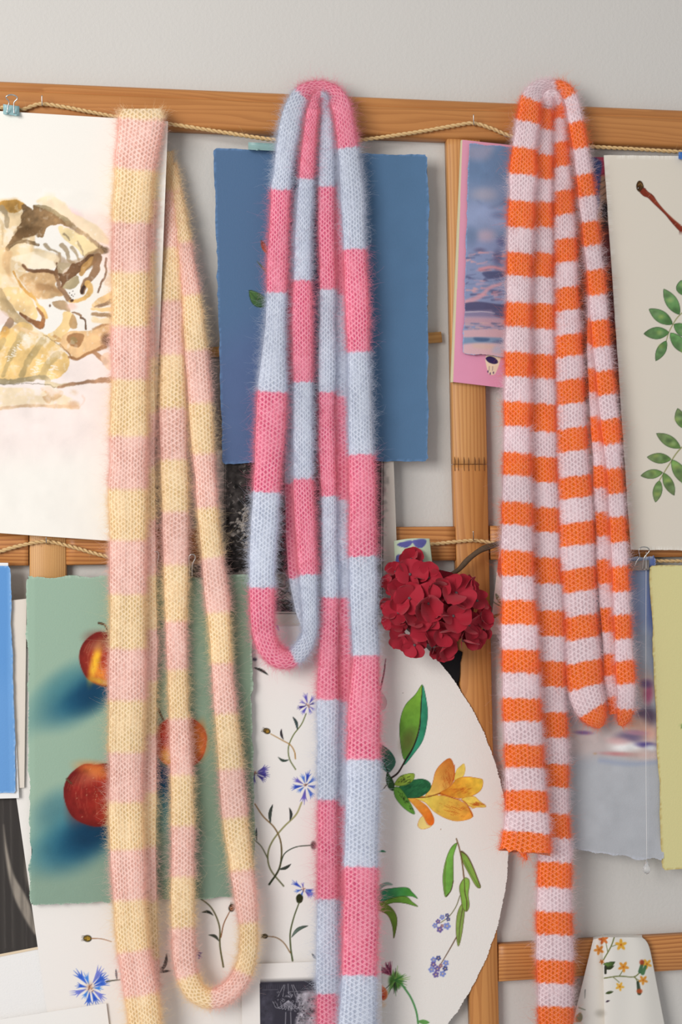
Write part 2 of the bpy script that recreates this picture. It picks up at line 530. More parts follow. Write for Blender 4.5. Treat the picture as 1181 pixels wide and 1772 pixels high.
def sheet(name, quad, d, mat, base=(240, 238, 234), canvas=None, step=6, fx=None, fy=None, deckle=0.0, seed=0, thick=0.0006, rim=None, parent=None, shade=None, rimw=1):
    """one sheet of paper; quad TL,TR,BR,BL in pixels; d a depth or a function of (px, py); canvas: Canvas or list of them painted on it"""
    q = np.asarray(quad, float)
    xl, xr = (q[0, 0] + q[3, 0]) / 2, (q[1, 0] + q[2, 0]) / 2
    yt, yb = (q[0, 1] + q[1, 1]) / 2, (q[2, 1] + q[3, 1]) / 2
    S = (axis_lines(xl, xr, step, fx) - xl) / (xr - xl); T = (axis_lines(yt, yb, step, fy) - yt) / (yb - yt)
    nu, nv = len(T), len(S)
    s, t = np.meshgrid(S, T)
    P = ((1 - s) * (1 - t))[..., None] * q[0] + (s * (1 - t))[..., None] * q[1] + (s * t)[..., None] * q[2] + ((1 - s) * t)[..., None] * q[3]
    if deckle:
        def jag(n, sd): return deckle * (noise1(n, 9, sd) * .8 + noise1(n, 3.2, sd + 50) * .45 + np.random.default_rng(sd + 99).normal(size=n) * .22)
        P[0, :, 1] += jag(nv, seed); P[-1, :, 1] += jag(nv, seed + 1)
        P[:, 0, 0] += jag(nu, seed + 2); P[:, -1, 0] += jag(nu, seed + 3)
        for (a, b, sx, sy) in ((0, 0, 1, 1), (0, -1, -1, 1), (-1, 0, 1, -1), (-1, -1, -1, -1)):   # worn corners
            P[a, b] += np.array([sx, sy]) * deckle * 1.6
    px, py = P[..., 0].ravel(), P[..., 1].ravel()
    dd = d(px, py) if callable(d) else np.full(px.shape, float(d))
    V = W(px, py, dd)
    C = np.zeros((len(px), 3)); C[:] = base
    for cv in (canvas if isinstance(canvas, (list, tuple)) else [canvas] if canvas is not None else []):
        m = (px >= cv.x0) & (px <= cv.x1) & (py >= cv.y0) & (py <= cv.y1)
        if m.any(): C[m] = cv.sample(px[m], py[m])
    if rim is not None:
        idx = np.arange(nu * nv).reshape(nu, nv); g = np.random.default_rng(seed + 7)
        e = np.concatenate([idx[0], idx[-1], idx[:, 0], idx[:, -1]])
        k = np.clip(g.normal(0.55, 0.45, len(e)), 0, 1)[:, None]
        C[e] = C[e] * (1 - k) + np.asarray(rim, float) * k
    idx = np.arange(nu * nv).reshape(nu, nv)
    loop = np.concatenate([idx[0, :-1], idx[:-1, -1], idx[-1, :0:-1], idx[:0:-1, 0]])
    n0 = len(V)
    Fv = V[loop]; Bv = Fv.copy(); Bv[:, 1] += thick
    rimc = C[loop] if rim is None else C[loop] * .5 + np.asarray(rim, float) * .5
    V = np.concatenate([V, Fv, Bv]); C = np.concatenate([C, rimc, rimc])
    m = len(loop); a = np.arange(m); b = (a + 1) % m
    Qr = np.stack([n0 + a, n0 + m + a, n0 + m + b, n0 + b], 1)
    # back of the sheet: a coarser copy of its face
    ii = np.unique(np.round(np.linspace(0, nu - 1, min(nu, 40))).astype(int)); jj = np.unique(np.round(np.linspace(0, nv - 1, min(nv, 30))).astype(int))
    sel = idx[np.ix_(ii, jj)].ravel()
    Bk = V[sel].copy(); Bk[:, 1] += thick
    n1 = len(V)
    V = np.concatenate([V, Bk]); C = np.concatenate([C, np.tile(np.asarray(base, float), (len(sel), 1))])
    Q = np.concatenate([grid_quads(nu, nv)[:, ::-1], Qr, grid_quads(len(ii), len(jj), n1)])
    me = mk_mesh(name, V, Q, colors=lin(C))
    return obj(name, me, mat, parent)
# ------------------------------------------------------------------ pictures
# ---- sleeping tiger cub in watercolour (left sheet)
def SA(p): return [(x / 5.905, 320 + y / 5.905) for x, y in p]
def SB(p): return [(x / 5.905, 500 + y / 5.905) for x, y in p]
cat = Canvas(-130, 330, 290, 945, (243, 239, 231), 2.0, 5)
cat.poly([(-130, 640), (60, 610), (200, 610), (250, 690), (215, 770), (-130, 790)], (245, 229, 224), .75, 34, .02)
cat.poly([(80, 372), (150, 368), (205, 380), (210, 480), (150, 425), (105, 395)], (250, 230, 220), .8, 12, .02)
for x, y, r in ((560, 190, 40), (730, 310, 60), (800, 440, 70), (640, 250, 40)):
    cat.blob(x / 5.905, 320 + y / 5.905, r / 5.905 * 1.5, r / 5.905, (248, 200, 208), .6, .8, .5)
cat.poly(SA([(380, 170), (480, 115), (620, 150), (760, 290), (1000, 420), (1120, 600), (950, 560), (700, 400), (520, 260)]), (248, 226, 186), .8, 2.5, .05)
# body left of the frame's edge goes on
cat.poly([(-120, 430), (-60, 360), (0, 345), (40, 350), (60, 420), (20, 520), (-40, 560), (-110, 520)], (232, 200, 150), .8, 3, .12, patch=.5)
cat.stroke([(-100, 400), (-70, 470), (-80, 540)], 14, 6, (150, 122, 84), .8, 1.2, .2, rag=1)
cat.stroke([(-50, 370), (-30, 430), (-45, 500)], 12, 5, (150, 122, 84), .8, 1.2, .2, rag=1)
# washes
cat.poly(SA([(0, 700), (100, 640), (400, 650), (440, 700), (150, 735), (110, 900), (210, 1010), (330, 1180), (330, 1260), (0, 1240)]), (240, 210, 160), .8, 1.6, .05, patch=.4)
cat.poly(SA([(600, 420), (800, 490), (1010, 640), (960, 690), (850, 720), (780, 640), (660, 560)]), (243, 220, 165), .9, .9, .05)
cat.poly(SA([(120, 740), (360, 680), (570, 730), (570, 850), (330, 850), (220, 800)]), (246, 232, 204), .8, 1.6, .03)
cat.poly(SA([(0, 170), (120, 150), (225, 160), (250, 200), (200, 265), (120, 285), (40, 260), (0, 250)]), (196, 148, 76), .95, .8, .14, .06)
cat.poly(SA([(240, 190), (330, 250), (350, 210), (480, 240), (590, 300), (690, 370), (740, 440), (640, 405), (520, 412), (460, 470), (430, 540), (330, 520), (200, 560), (100, 610), (90, 590), (150, 500), (200, 400), (220, 300)]), (136, 106, 72), .95, .7, .24, .10, rag=1.0)
cat.poly(SA([(150, 470), (320, 420), (420, 440), (330, 520), (190, 545)]), (98, 72, 46), .5, 3, .1)
cat.poly(SA([(350, 205), (490, 215), (620, 290), (700, 345), (735, 430), (660, 380), (560, 300), (450, 245)]), (168, 148, 112), .85, .7, .08)
cat.stroke(SA([(690, 390), (840, 500), (960, 580), (1060, 660)]), 9, 6, (170, 142, 106), .85, 1.0, .1, rag=.5)
cat.blob(1060 / 5.905, 320 + 665 / 5.905, 9, 6, (112, 92, 66), .85, .4)
for p, w in (([(1005, 640), (1010, 590)], 2), ([(1030, 640), (1050, 612)], 2), ([(1075, 680), (1110, 690)], 3)):
    cat.stroke(SA(p), w, .5, (120, 100, 74), .8)
cat.poly(SA([(860, 720), (1000, 650), (1060, 690), (1010, 720), (900, 760)]), (180, 146, 104), .7, 1.0, .1)
for p, w in (([(650, 500), (690, 530), (712, 566)], 5), ([(455, 600), (520, 660), (590, 692)], 8), ([(630, 610), (680, 680), (700, 770), (760, 800)], 10), ([(735, 640), (780, 700), (800, 770)], 8), ([(785, 575), (830, 650), (850, 720)], 5), ([(600, 700), (610, 790)], 7)):
    cat.stroke(SA(p), w * .8, w * .5, (172, 152, 122), .85, .7, .1, rag=.5)
cat.stroke(SA([(80, 645), (150, 590), (250, 575), (320, 590), (390, 605)]), 9, 6, (132, 106, 74), .9, .6, .15, rag=.7, patch=.3)
cat.stroke(SA([(20, 240), (60, 300), (75, 420)]), 11, 7, (165, 146, 116), .85, .8, .1, rag=.8)
cat.stroke(SA([(-10, 350), (25, 450), (20, 600)]), 6, 4, (196, 170, 128), .7, 1.2, .1, rag=1)
cat.poly(SA([(560, 690), (700, 770), (860, 730), (1010, 655), (960, 760), (800, 890), (710, 960), (640, 1060), (590, 950), (570, 830)]), (164, 134, 102), .65, 2.2, .2, .1, rag=1.2, patch=.3)
cat.poly(SA([(380, 640), (580, 720), (590, 800), (500, 760), (360, 700)]), (236, 214, 176), .7, 2, .08)
cat.poly(SA([(60, 640), (120, 700), (100, 860), (140, 1000), (60, 900), (20, 760)]), (226, 184, 134), .7, 2.2, .12, patch=.3)
cat.poly(SA([(0, 1050), (40, 1090), (110, 1180), (0, 1190)]), (184, 158, 116), .9, .8, .1)
# haunch, belly
cat.poly(SA([(200, 930), (350, 872), (540, 890), (600, 965), (560, 1010), (650, 1120), (560, 1140), (480, 1160), (380, 1160), (300, 1095), (200, 970)]), (214, 172, 120), .9, 1.2, .14, .04, patch=.35)
cat.stroke(SA([(400, 1040), (520, 1050), (620, 1090)]), 14, 8, (176, 134, 92), .7, 2.5, .1)
cat.stroke(SA([(228, 815), (290, 860), (400, 878), (500, 880), (560, 905)]), 5, 7, (118, 82, 56), .9, .7, .12, rag=.4)
cat.stroke(SA([(130, 885), (180, 980), (260, 1080), (345, 1160)]), 3, 6, (212, 158, 84), .9, .5, .1)
cat.poly(SA([(580, 800), (640, 905), (720, 850), (735, 800), (800, 790), (880, 735), (960, 715), (890, 810), (790, 900), (725, 960), (640, 1055), (600, 930), (570, 885)]), (108, 78, 54), .95, .7, .22, .10, rag=1.2)
cat.poly(SA([(590, 800), (640, 790), (730, 810), (660, 860), (620, 910), (585, 880)]), (176, 158, 128), .9, .6, .08, rag=.5)
cat.poly(SA([(680, 985), (780, 925), (805, 990), (735, 1060), (640, 1060)]), (164, 148, 114), .95, .6, .07, rag=.4)
cat.stroke(SA([(570, 880), (590, 1000), (680, 1140), (700, 1180)]), 5, 8, (140, 104, 74), .85, .6, .1, rag=.3)
cat.stroke(SA([(830, 905), (880, 830), (950, 765)]), 9, 13, (190, 146, 88), .92, .6, .1)
cat.stroke(SA([(880, 870), (930, 830), (960, 770)]), 4, 6, (120, 90, 62), .55, 1.2)
cat.stroke(SA([(840, 1090), (885, 985), (965, 900), (995, 740)]), 9, 15, (146, 112, 82), .92, .6, .1, rag=.3)
cat.stroke(SA([(835, 1095), (860, 1040), (885, 1000)]), 6, 5, (62, 46, 40), .85, .6)
cat.stroke(SA([(1005, 1090), (1040, 990), (1075, 920), (1085, 750)]), 3.2, 4.2, (132, 102, 82), .9, .5, .1)
cat.blob(1105 / 5.905, 320 + 985 / 5.905, 7, 8, (226, 192, 160), .6, .5)
for x, y in ((706, 1106), (745, 1086), (760, 1120), (740, 1138), (712, 1158), (728, 1128)):
    cat.blob(x / 5.905, 320 + y / 5.905, .9, .9, (70, 54, 44), .9, .3)
# forepart
cat.poly(SB([(0, 0), (40, 40), (130, 180), (200, 270), (330, 380), (300, 420), (120, 320), (0, 210)]), (188, 162, 120), .9, .8, .12, .04)
cat.poly(SB([(-300, 240), (0, 215), (90, 300), (40, 360), (-300, 420)]), (238, 214, 206), .7, 2.5)
cat.poly(SB([(30, 0), (200, -10), (330, 130), (385, 240), (370, 300), (340, 312), (200, 240), (100, 130)]), (240, 206, 150), .95, .6, .05, .03)
for x, y, r in ((145, 25, 4), (185, 110, 2.2), (150, 40, 3)): cat.blob(x / 5.905, 500 + y / 5.905, r, r, (248, 232, 204), .7, .6)
cat.stroke(SB([(205, 250), (270, 300), (350, 345), (420, 370)]), 4, 12, (122, 78, 46), .9, .7, .14)
cat.stroke(SB([(385, 195), (430, 260), (440, 310), (425, 365)]), 5, 8, (146, 98, 60), .9, .6, .12)
cat.stroke(SB([(310, 40), (380, 150), (450, 230), (470, 290)]), 4, 6, (222, 176, 104), .85, .7, .1)
cat.poly(SB([(0, 470), (40, 370), (90, 290), (140, 330), (110, 400), (40, 450)]), (156, 124, 98), .85, .8, .12)
cat.poly(SB([(-500, 500), (0, 445), (100, 400), (250, 340), (450, 455), (600, 570), (700, 700), (690, 830), (560, 920), (380, 930), (0, 935), (-500, 960)]), (240, 200, 128), .92, .8, .05, .03, patch=.55)
cat.stroke(SB([(60, 420), (0, 540), (-60, 700)]), 12, 12, (226, 172, 92), .7, 1.2, .1, patch=.4)
for p, w in (([(225, 440), (130, 640), (30, 880)], 10), ([(435, 530), (300, 720), (220, 880)], 12), ([(580, 670), (470, 800), (430, 890)], 14), ([(30, 520), (-60, 700), (-120, 900)], 10), ([(-120, 560), (-220, 700), (-300, 900)], 12)):
    cat.stroke(SB(p), w, w * .8, (190, 166, 116), .8, 1.0, .1, rag=.6, patch=.3)
cat.stroke(SB([(150, 380), (250, 420), (380, 460)]), 9, 5, (216, 176, 126), .6, 2, .1)
g = np.random.default_rng(3)
for k in range(70):                                                          # bare paper left by the dry brush
    u = g.random(); i = g.integers(0, 3)
    a, b = (((290, 450), (60, 740)), ((430, 690), (340, 860)), ((570, 780), (480, 860)))[i]
    x, y = a[0] + (b[0] - a[0]) * u + g.normal(0, 14), a[1] + (b[1] - a[1]) * u + g.normal(0, 16)
    cat.stroke(SB([(x, y), (x + g.uniform(10, 45), y + g.uniform(-8, 14))]), 1.6, .6, (249, 240, 224), .9, .4)
cat.stroke(SB([(450, 470), (580, 560), (700, 660), (725, 715)]), .8, .8, (120, 96, 70), .7, .4)
cat.poly(SB([(530, 130), (610, 115), (690, 145), (715, 235), (640, 212), (555, 185)]), (186, 154, 116), .9, .7, .1)
cat.blob(505 / 5.905, 500 + 168 / 5.905, 1.8, 2.6, (128, 100, 78), .9, .3)
cat.poly(SB([(640, 240), (720, 240), (742, 330), (700, 420), (640, 495), (600, 545), (480, 480), (560, 420), (640, 310)]), (242, 208, 146), .92, .6, .05)
cat.poly(SB([(740, 255), (785, 345), (780, 400), (715, 402), (708, 345)]), (184, 148, 102), .9, .7, .1, rag=.4)
cat.blob(735 / 5.905, 500 + 180 / 5.905, 8, 6, (244, 206, 190), .8, .6)
cat.stroke(SB([(560, 480), (620, 520), (560, 530)]), 5, 3, (216, 164, 106), .7, .8)
cat.poly(SB([(690, 440), (880, 430), (990, 390), (1120, 335), (1125, 480), (1050, 590), (880, 680), (730, 722), (690, 650), (600, 555)]), (226, 186, 136), .95, .7, .07, .03)
cat.poly(SB([(685, 480), (760, 450), (860, 480), (800, 595), (700, 550)]), (156, 114, 76), .9, .9, .12)
cat.poly(SB([(710, 500), (770, 490), (790, 540), (740, 560)]), (150, 128, 86), .8, 1.2)
cat.blob(1085 / 5.905, 500 + 525 / 5.905, 9, 11, (122, 92, 72), .85, .5, tex=.1)
cat.stroke(SB([(700, 700), (790, 715), (880, 665), (1070, 590)]), 4, 6, (156, 112, 74), .85, .9, .1)
cat.stroke(SB([(600, 555), (690, 640), (730, 715)]), 1.2, 2.2, (150, 108, 72), .8, .5)
cat.stroke(SB([(950, 400), (1050, 370), (1120, 345)]), 4, 4, (180, 134, 90), .7, 1.0)
cat.stroke(SB([(970, 650), (1030, 700), (1085, 745)]), 8, 11, (168, 126, 92), .9, .7, .12)
cat.blob(1075 / 5.905, 500 + 740 / 5.905, 5, 5.5, (92, 72, 66), .7, .6)
cat.poly(SB([(1020, 690), (1120, 650), (1130, 820), (1080, 800)]), (244, 214, 184), .8, 1.0)
cat.stroke(SB([(740, 240), (780, 245), (828, 272)]), 3, 5, (136, 100, 70), .85, .5, rag=.3)
cat.stroke(SB([(878, 410), (878, 340), (860, 300), (825, 290)]), 3, 3.6, (108, 80, 58), .9, .5)
cat.stroke(SB([(960, 165), (1040, 110), (1130, 80)]), 9, 14, (226, 188, 134), .9, .8, .08)
cat.stroke(SB([(965, 185), (1040, 165), (1125, 125)]), 4, 8, (140, 108, 80), .85, 1.0, .12)
cat.stroke(SB([(940, 205), (1040, 210), (1130, 200)]), 5, 7, (234, 198, 142), .9, .8)
cat.stroke(SB([(950, 258), (1040, 262), (1130, 272)]), 6, 9, (152, 120, 86), .85, 1.0, .12)
cat.stroke(SB([(960, 310), (1040, 330), (1110, 320)]), 9, 9, (246, 222, 178), .85, 1.0)
cat.stroke(SB([(715, 130), (790, 120), (870, 90), (930, 10), (900, -60)]), 5, 11, (226, 180, 108), .9, .7, .1)
cat.blob(728 / 5.905, 500 + 122 / 5.905, 3.4, 2.6, (76, 52, 40), .9, .3, -.4)
cat.stroke(SB([(-500, 930), (0, 945), (250, 925), (440, 905), (490, 935)]), 9, 9, (166, 150, 116), .92, .8, .08, patch=.25)
cat.stroke(SB([(470, 965), (600, 985), (700, 985)]), 8, 7, (204, 186, 152), .9, .8, .06)
cat.stroke(SB([(600, 1000), (760, 975), (900, 945), (1130, 925)]), 4, 10, (162, 122, 92), .88, .9, .12, rag=.5)
cat.stroke(SB([(0, 972), (300, 965), (460, 975), (590, 1003)]), .9, .9, (92, 84, 66), .8, .4)
cat.poly(SB([(-500, 1000), (200, 1010), (400, 1030), (620, 1070), (790, 1160), (785, 1225), (400, 1200), (0, 1232), (-500, 1240)]), (246, 224, 186), .85, 1.6, .05, patch=.7)
cat.poly(SB([(410, 1010), (520, 1000), (640, 1050), (600, 1110), (500, 1160), (430, 1110), (480, 1080)]), (224, 184, 140), .8, 1.2, .1, patch=.5)
cat.stroke(SB([(-500, 1240), (0, 1215), (300, 1195), (560, 1195), (785, 1205)]), 5, 6, (224, 188, 152), .85, 1.0, .08, patch=.3)
cat.blob(745 / 5.905, 500 + 1180 / 5.905, 9, 6, (208, 160, 118), .6, .7)
cat.blob(755 / 5.905, 500 + 1055 / 5.905, 6, 4, (232, 200, 170), .6, .8)
cat.stroke(SB([(840, 1090), (860, 1130), (820, 1190), (780, 1210)]), 3, 2, (240, 206, 188), .6, 1.2)

# watercolour bleed: ragged outlines, pigment pooling, bare flecks
def bleed(cv, amp, seed, tone=.10, flecks=.0):
    base = cv.a.copy()
    a = fractal(cv.h, cv.w, 42, 3, seed); b = fractal(cv.h, cv.w, 42, 3, seed + 1)
    yy, xx = np.mgrid[0:cv.h, 0:cv.w]
    xi = np.clip(xx + a * amp * cv.res, 0, cv.w - 1).astype(int); yi = np.clip(yy + b * amp * cv.res, 0, cv.h - 1).astype(int)
    o = base[yi, xi]
    paint = np.clip((244 - o.mean(-1)) / 70, 0, 1)
    k = fractal(cv.h, cv.w, 16, 5, seed + 2)
    o = o * (1 + (tone * k * paint)[..., None])
    f = np.clip((fractal(cv.h, cv.w, 60, 3, seed + 3) - .62) * 4, 0, 1) * flecks * np.clip(paint * 2, 0, 1) * np.clip(1.4 - paint, 0, 1)
    cv.a = np.clip(o * (1 - f[..., None]) + np.array([248, 242, 230]) * f[..., None], 0, 255)
bleed(cat, 1.3, 300, .12, .55)

def d_cat(px, py):
    e = np.clip((px - 190) / 100, 0, 1)
    return 0.045 + 0.006 * e * e * np.clip((950 - py) / 600, 0.25, 1) + 0.002 * np.sin(py / 190.0)
tag(sheet('watercolour_painting', [(-150, 183), (291, 210), (262, 941), (-150, 912)], d_cat, M_PAPER, (243, 239, 231), cat, 8,
          [(-128, 0, 3.0), (0, 206, 1.15)], [(338, 770, 1.15)], 0, 21, 0.0007),
    'white sheet with a brown watercolour of a curled-up sleeping tiger', 'painting')

# ---- slate-blue sheet with a deckle edge
blu = Canvas(360, 240, 760, 810, (84, 112, 146), 1.5, 9)
blu.poly([(360, 620), (560, 560), (560, 820), (360, 820)], (92, 104, 146), .55, 60, .02)
blu.poly([(560, 240), (760, 240), (760, 820), (600, 820)], (84, 120, 152), .5, 50, .02)
blu.leaf((466, 529), (431, 502), 23, (44, 70, 50), (92, 130, 70), -4, ((26, 40, 34), .8), ((28, 46, 38), 1.0), full=.45)
blu.stroke([(462, 470), (452, 460), (445, 452)], 5, .8, (78, 92, 58), 1, .5)
blu.leaf((463, 440), (452, 415), 9, (206, 92, 48), (120, 60, 50), 0, None, ((70, 60, 50), .8))
blu.stroke([(470, 440), (466, 480), (470, 540), (480, 600)], 2, 2, (66, 80, 60), .9)
blu.blob(397, 793, 1.2, 1.2, (176, 120, 120), .9, .3)
def d_blu(px, py): return 0.0410 + 0.0015 * np.sin((px - 370) / 118.0) + 0.004 * np.clip((px - 690) / 50, 0, 1) ** 2
tag(sheet('handmade_paper', [(370, 256), (741, 268), (741, 797), (386, 801)], d_blu, M_ROUGHPAPER, (84, 112, 146), blu, 4.5,
          [(425, 475, 1.2)], [(408, 545, 1.2)], 1.5, 31, 0.0012, (104, 138, 180)),
    'slate-blue handmade sheet with torn edges behind the pink and blue scarf', 'paper')

# ---- engraving below the blue sheet
eng = Canvas(380, 780, 700, 1090, (214, 206, 194), 2.0, 12)
P_in = [(393, 780), (660, 780), (656, 1057), (391, 1057)]
eng.poly(P_in, (70, 66, 63), 1, .5, .12, .40, smooth=1)
eng.poly([(393, 780), (470, 780), (480, 900), (470, 1000), (440, 1050), (393, 1000)], (42, 39, 38), .8, 14, .2, .5, rag=4)
eng.poly([(600, 780), (660, 780), (656, 960), (640, 1000), (610, 900)], (52, 49, 47), .6, 10, .2, .5, rag=3)
eng.poly([(468, 1000), (500, 990), (540, 1000), (600, 1010), (655, 1000), (655, 1035), (470, 1035)], (176, 168, 158), .8, 4, .1, .2, rag=2)
eng.poly([(393, 995), (440, 985), (470, 995), (470, 1010), (393, 1015)], (170, 162, 152), .6, 3, .1, .3, rag=2)
g = np.random.default_rng(5)
for k in range(420):                                                         # engraved leaf strokes
    x, y = g.uniform(394, 655), g.uniform(790, 1055)
    dark = g.random() < .5
    a = g.uniform(0, 6.28); r = g.uniform(1.5, 5)
    eng.stroke([(x, y), (x + r * math.cos(a), y + r * math.sin(a)), (x + r * 1.4 * math.cos(a + .8), y + r * 1.4 * math.sin(a + .8))], .9, .5, (40, 37, 36) if dark else (182, 174, 164), .7, .4, smooth=2)
for (cx, cy, n) in ((425, 890, 30), (420, 910, 26), (428, 940, 24), (412, 905, 16)):
    for k in range(n):
        a = g.uniform(0, 6.28); r = g.uniform(0, 13)
        x, y = cx + r * math.cos(a), cy + r * 1.3 * math.sin(a)
        eng.blob(x, y, 2.2, 1.7, (176, 168, 158), .85, .4); eng.blob(x + .8, y + .7, 1.2, 1.0, (52, 48, 46), .7, .4)
for k in range(9):
    a = -2.6 + k * .25
    eng.stroke([(404, 928), (404 + 9 * math.cos(a), 928 + 9 * math.sin(a)), (404 + 15 * math.cos(a), 930 + 13 * math.sin(a))], 1.0, .4, (168, 160, 150), .8, .4)
for k in range(16):
    x, y = g.uniform(474, 506), g.uniform(1022, 1048)
    eng.stroke([(x - 5, y), (x, y - 4), (x + 6, y + 1)], 1.1, .7, (36, 34, 33), .9, .4); eng.stroke([(x - 4, y + 1.5), (x, y - 2), (x + 4, y + 2)], 1.4, .9, (190, 182, 172), .6, .4)
for pts in ([(389.5, 780), (387.5, 1061)], [(392, 780), (390.5, 1057), (657, 1059)], [(387.5, 1061), (660, 1063)], [(660, 780), (658, 1059)], [(664, 780), (662, 1063)]):
    eng.stroke(pts, 1.3, 1.3, (48, 45, 44), .95, .4, smooth=1)
tag(sheet('engraving_print', [(376, 780), (681, 780), (692, 1080), (372, 1083)], 0.0375, M_PAPER, (216, 208, 196), eng, 8,
          [(384, 690, 1.1)], [(796, 1066, 1.1)], 0, 41, 0.0005),
    'old black engraving of dense foliage hanging under the slate-blue sheet', 'print')

# ---- green sheet with three apples
app = Canvas(30, 985, 455, 1600, (152, 178, 158), 1.5, 15)
app.poly([(300, 985), (460, 985), (460, 1600), (250, 1600), (330, 1250)], (124, 144, 122), .8, 60, .02)  # right and foot darkened: partly shade put into the sheet's colour
app.poly([(30, 1480), (460, 1450), (460, 1610), (30, 1610)], (126, 150, 134), .6, 40, .02)
def apple(cx, cy, r, c_edge, c_main, c_hi, streak, stem, sh):
    for (x, y, rx, ry, al, c) in sh: app.blob(x, y, rx, ry, c, al, .75, -.62, .04)
    app.poly([(cx - r, cy), (cx - r * .86, cy - r * .55), (cx - r * .4, cy - r * .93), (cx, cy - r * .93), (cx + r * .45, cy - r * .93), (cx + r * .92, cy - r * .5), (cx + r, cy), (cx + r * .8, cy + r * .62), (cx + r * .3, cy + r * .95), (cx - r * .2, cy + r * .96), (cx - r * .75, cy + r * .66)], c_edge, 1, .7, .08, .05)
    app.blob(cx + r * .05, cy + r * .02, r * .8, r * .8, c_main, .9, .45, 0, .14, .06)
    for (x, y, rx, ry, c, al) in streak: app.blob(cx + x * r, cy + y * r, rx * r, ry * r, c, al, .8, .25, .12, .06)
    app.blob(cx - r * .25, cy - r * .5, r * .35, r * .18, c_hi, .35, .9, -.3)
    gg = np.random.default_rng(int(cx))
    for k in range(40):
        a, q = gg.uniform(0, 6.28), gg.uniform(0, .85) * r
        app.blob(cx + q * math.cos(a), cy + q * math.sin(a), .7, .7, (236, 196, 150), .55, .5)
    for k in range(70):                                        # brushed streaks that bow from stem to base
        u = gg.uniform(-.92, .92); t0 = gg.uniform(-.8, .3); t1 = t0 + gg.uniform(.25, .6)
        app.stroke([(cx + u * r * math.cos(t * 1.15), cy + t * r * .92) for t in np.linspace(t0, min(t1, .85), 4)], .8, 1.2, [c_edge, c_main, c_hi][k % 3], .22, .6)
    app.stroke(stem, 2.6, 4, (58, 40, 30), 1, .5); app.stroke(stem, 1, 1.6, (160, 120, 76), .7, .5)
app.blob(95, 1215, 75, 24, (92, 138, 138), .7, .9, -.62)
apple(186, 1140, 49, (112, 34, 30), (172, 62, 44), (236, 200, 150), [(-.42, .1, .15, .62, (240, 186, 54), .95), (-.15, .55, .3, .28, (228, 150, 50), .8), (-.2, .82, .4, .10, (206, 186, 66), .6), (-.2, -.62, .5, .28, (112, 32, 30), .7), (.1, 0, .2, .6, (188, 66, 42), .6)],
      [(188, 1096), (182, 1082), (171, 1078)], [(140, 1205, 62, 30, .95, (38, 96, 122)), (158, 1198, 38, 26, .9, (22, 62, 92)), (110, 1180, 50, 20, .6, (70, 126, 136))])
apple(312, 1285, 46, (168, 62, 40), (206, 104, 56), (240, 200, 150), [(-.55, -.3, .3, .4, (176, 44, 40), .85), (.4, 0, .5, .6, (222, 150, 74), .8), (-.35, .55, .4, .3, (236, 202, 92), .8), (.65, -.1, .18, .6, (206, 108, 52), .7)],
      [(283, 1246), (277, 1234), (274, 1227)], [(284, 1352, 30, 52, .95, (34, 90, 120)), (286, 1345, 22, 34, .9, (24, 62, 96)), (280, 1400, 26, 42, .5, (70, 126, 138))])
apple(166, 1375, 56, (104, 28, 28), (164, 48, 38), (226, 150, 110), [(.1, -.72, .6, .22, (218, 126, 58), .8), (.5, .1, .4, .6, (176, 62, 44), .7), (.6, .75, .3, .2, (200, 150, 70), .6), (-.5, .2, .3, .6, (120, 32, 30), .6)],
      [(124, 1356), (119, 1352), (116, 1348)], [(120, 1440, 78, 36, .85, (70, 128, 138)), (140, 1452, 66, 36, .95, (34, 90, 118)), (160, 1440, 44, 28, .9, (20, 56, 84)), (96, 1398, 40, 24, .6, (60, 114, 130))])
def d_app(px, py): return 0.0455 + 0.0022 * np.sin((px - 40) / 150.0 + .6) + 0.0012 * np.sin(py / 160.0) - 0.002 * np.clip((60 - px) / 18, 0, 1)
tag(sheet('apple_painting', [(46, 999), (434, 995), (441, 1551), (53, 1566)], d_app, M_ROUGHPAPER, (152, 178, 158), app, 4,
          [(52, 375, 1.7)], [(1068, 1560, 1.7)], 1.8, 51, 0.0013, (176, 196, 178)),
    'sage-green torn-edged sheet painted with three red apples', 'painting')
app = None
def conv(x0, y0, k): return lambda *p: [(x0 + x / k, y0 + y / k) for x, y in p]
C1, C2, C3, C4, C5, C6 = conv(420, 1140, 4.2208), conv(380, 1300, 2.9525), conv(600, 1150, 3.69), conv(640, 1420, 4.218), conv(0, 1560, 5.905), conv(0, 1240, 2.567)

def cornflower(cv, cx, cy, petals, seed=0, cols=((58, 84, 190), (92, 130, 214), (110, 100, 190), (70, 110, 205))):
    g = np.random.default_rng(seed)
    for k, (a, Ln) in enumerate(petals):
        a = math.radians(a); c = cols[k % len(cols)]
        ux, uy = math.cos(a), math.sin(a); nx, ny = -uy, ux
        b0 = (cx + ux * Ln * .22, cy + uy * Ln * .22); b1 = (cx + ux * Ln * .6, cy + uy * Ln * .6)
        w = Ln * .21
        cv.stroke([b0, b1], 1.2, w, c, .95, .5, .1)
        for j in (-1, -.35, .35, 1):
            L2 = Ln * (1.0 if abs(j) < .5 else .9) * g.uniform(.88, 1.06)
            e = (cx + ux * L2 + nx * j * w * .95, cy + uy * L2 + ny * j * w * .95)
            cv.stroke([(b1[0] + nx * j * w * .25, b1[1] + ny * j * w * .25), e], w * .42, .4, c, .95, .4)
        cv.stroke([b0, b1], .5, 1.2, tuple(max(0, v - 40) for v in c), .5, .5)
    for k in range(12):
        a = g.uniform(0, 6.28); r = g.uniform(1, 5)
        cv.stroke([(cx, cy), (cx + r * math.cos(a), cy + r * math.sin(a))], 1, 1.2, [(120, 74, 60), (236, 210, 190), (188, 130, 96), (70, 50, 80)][k % 4], .9, .4)

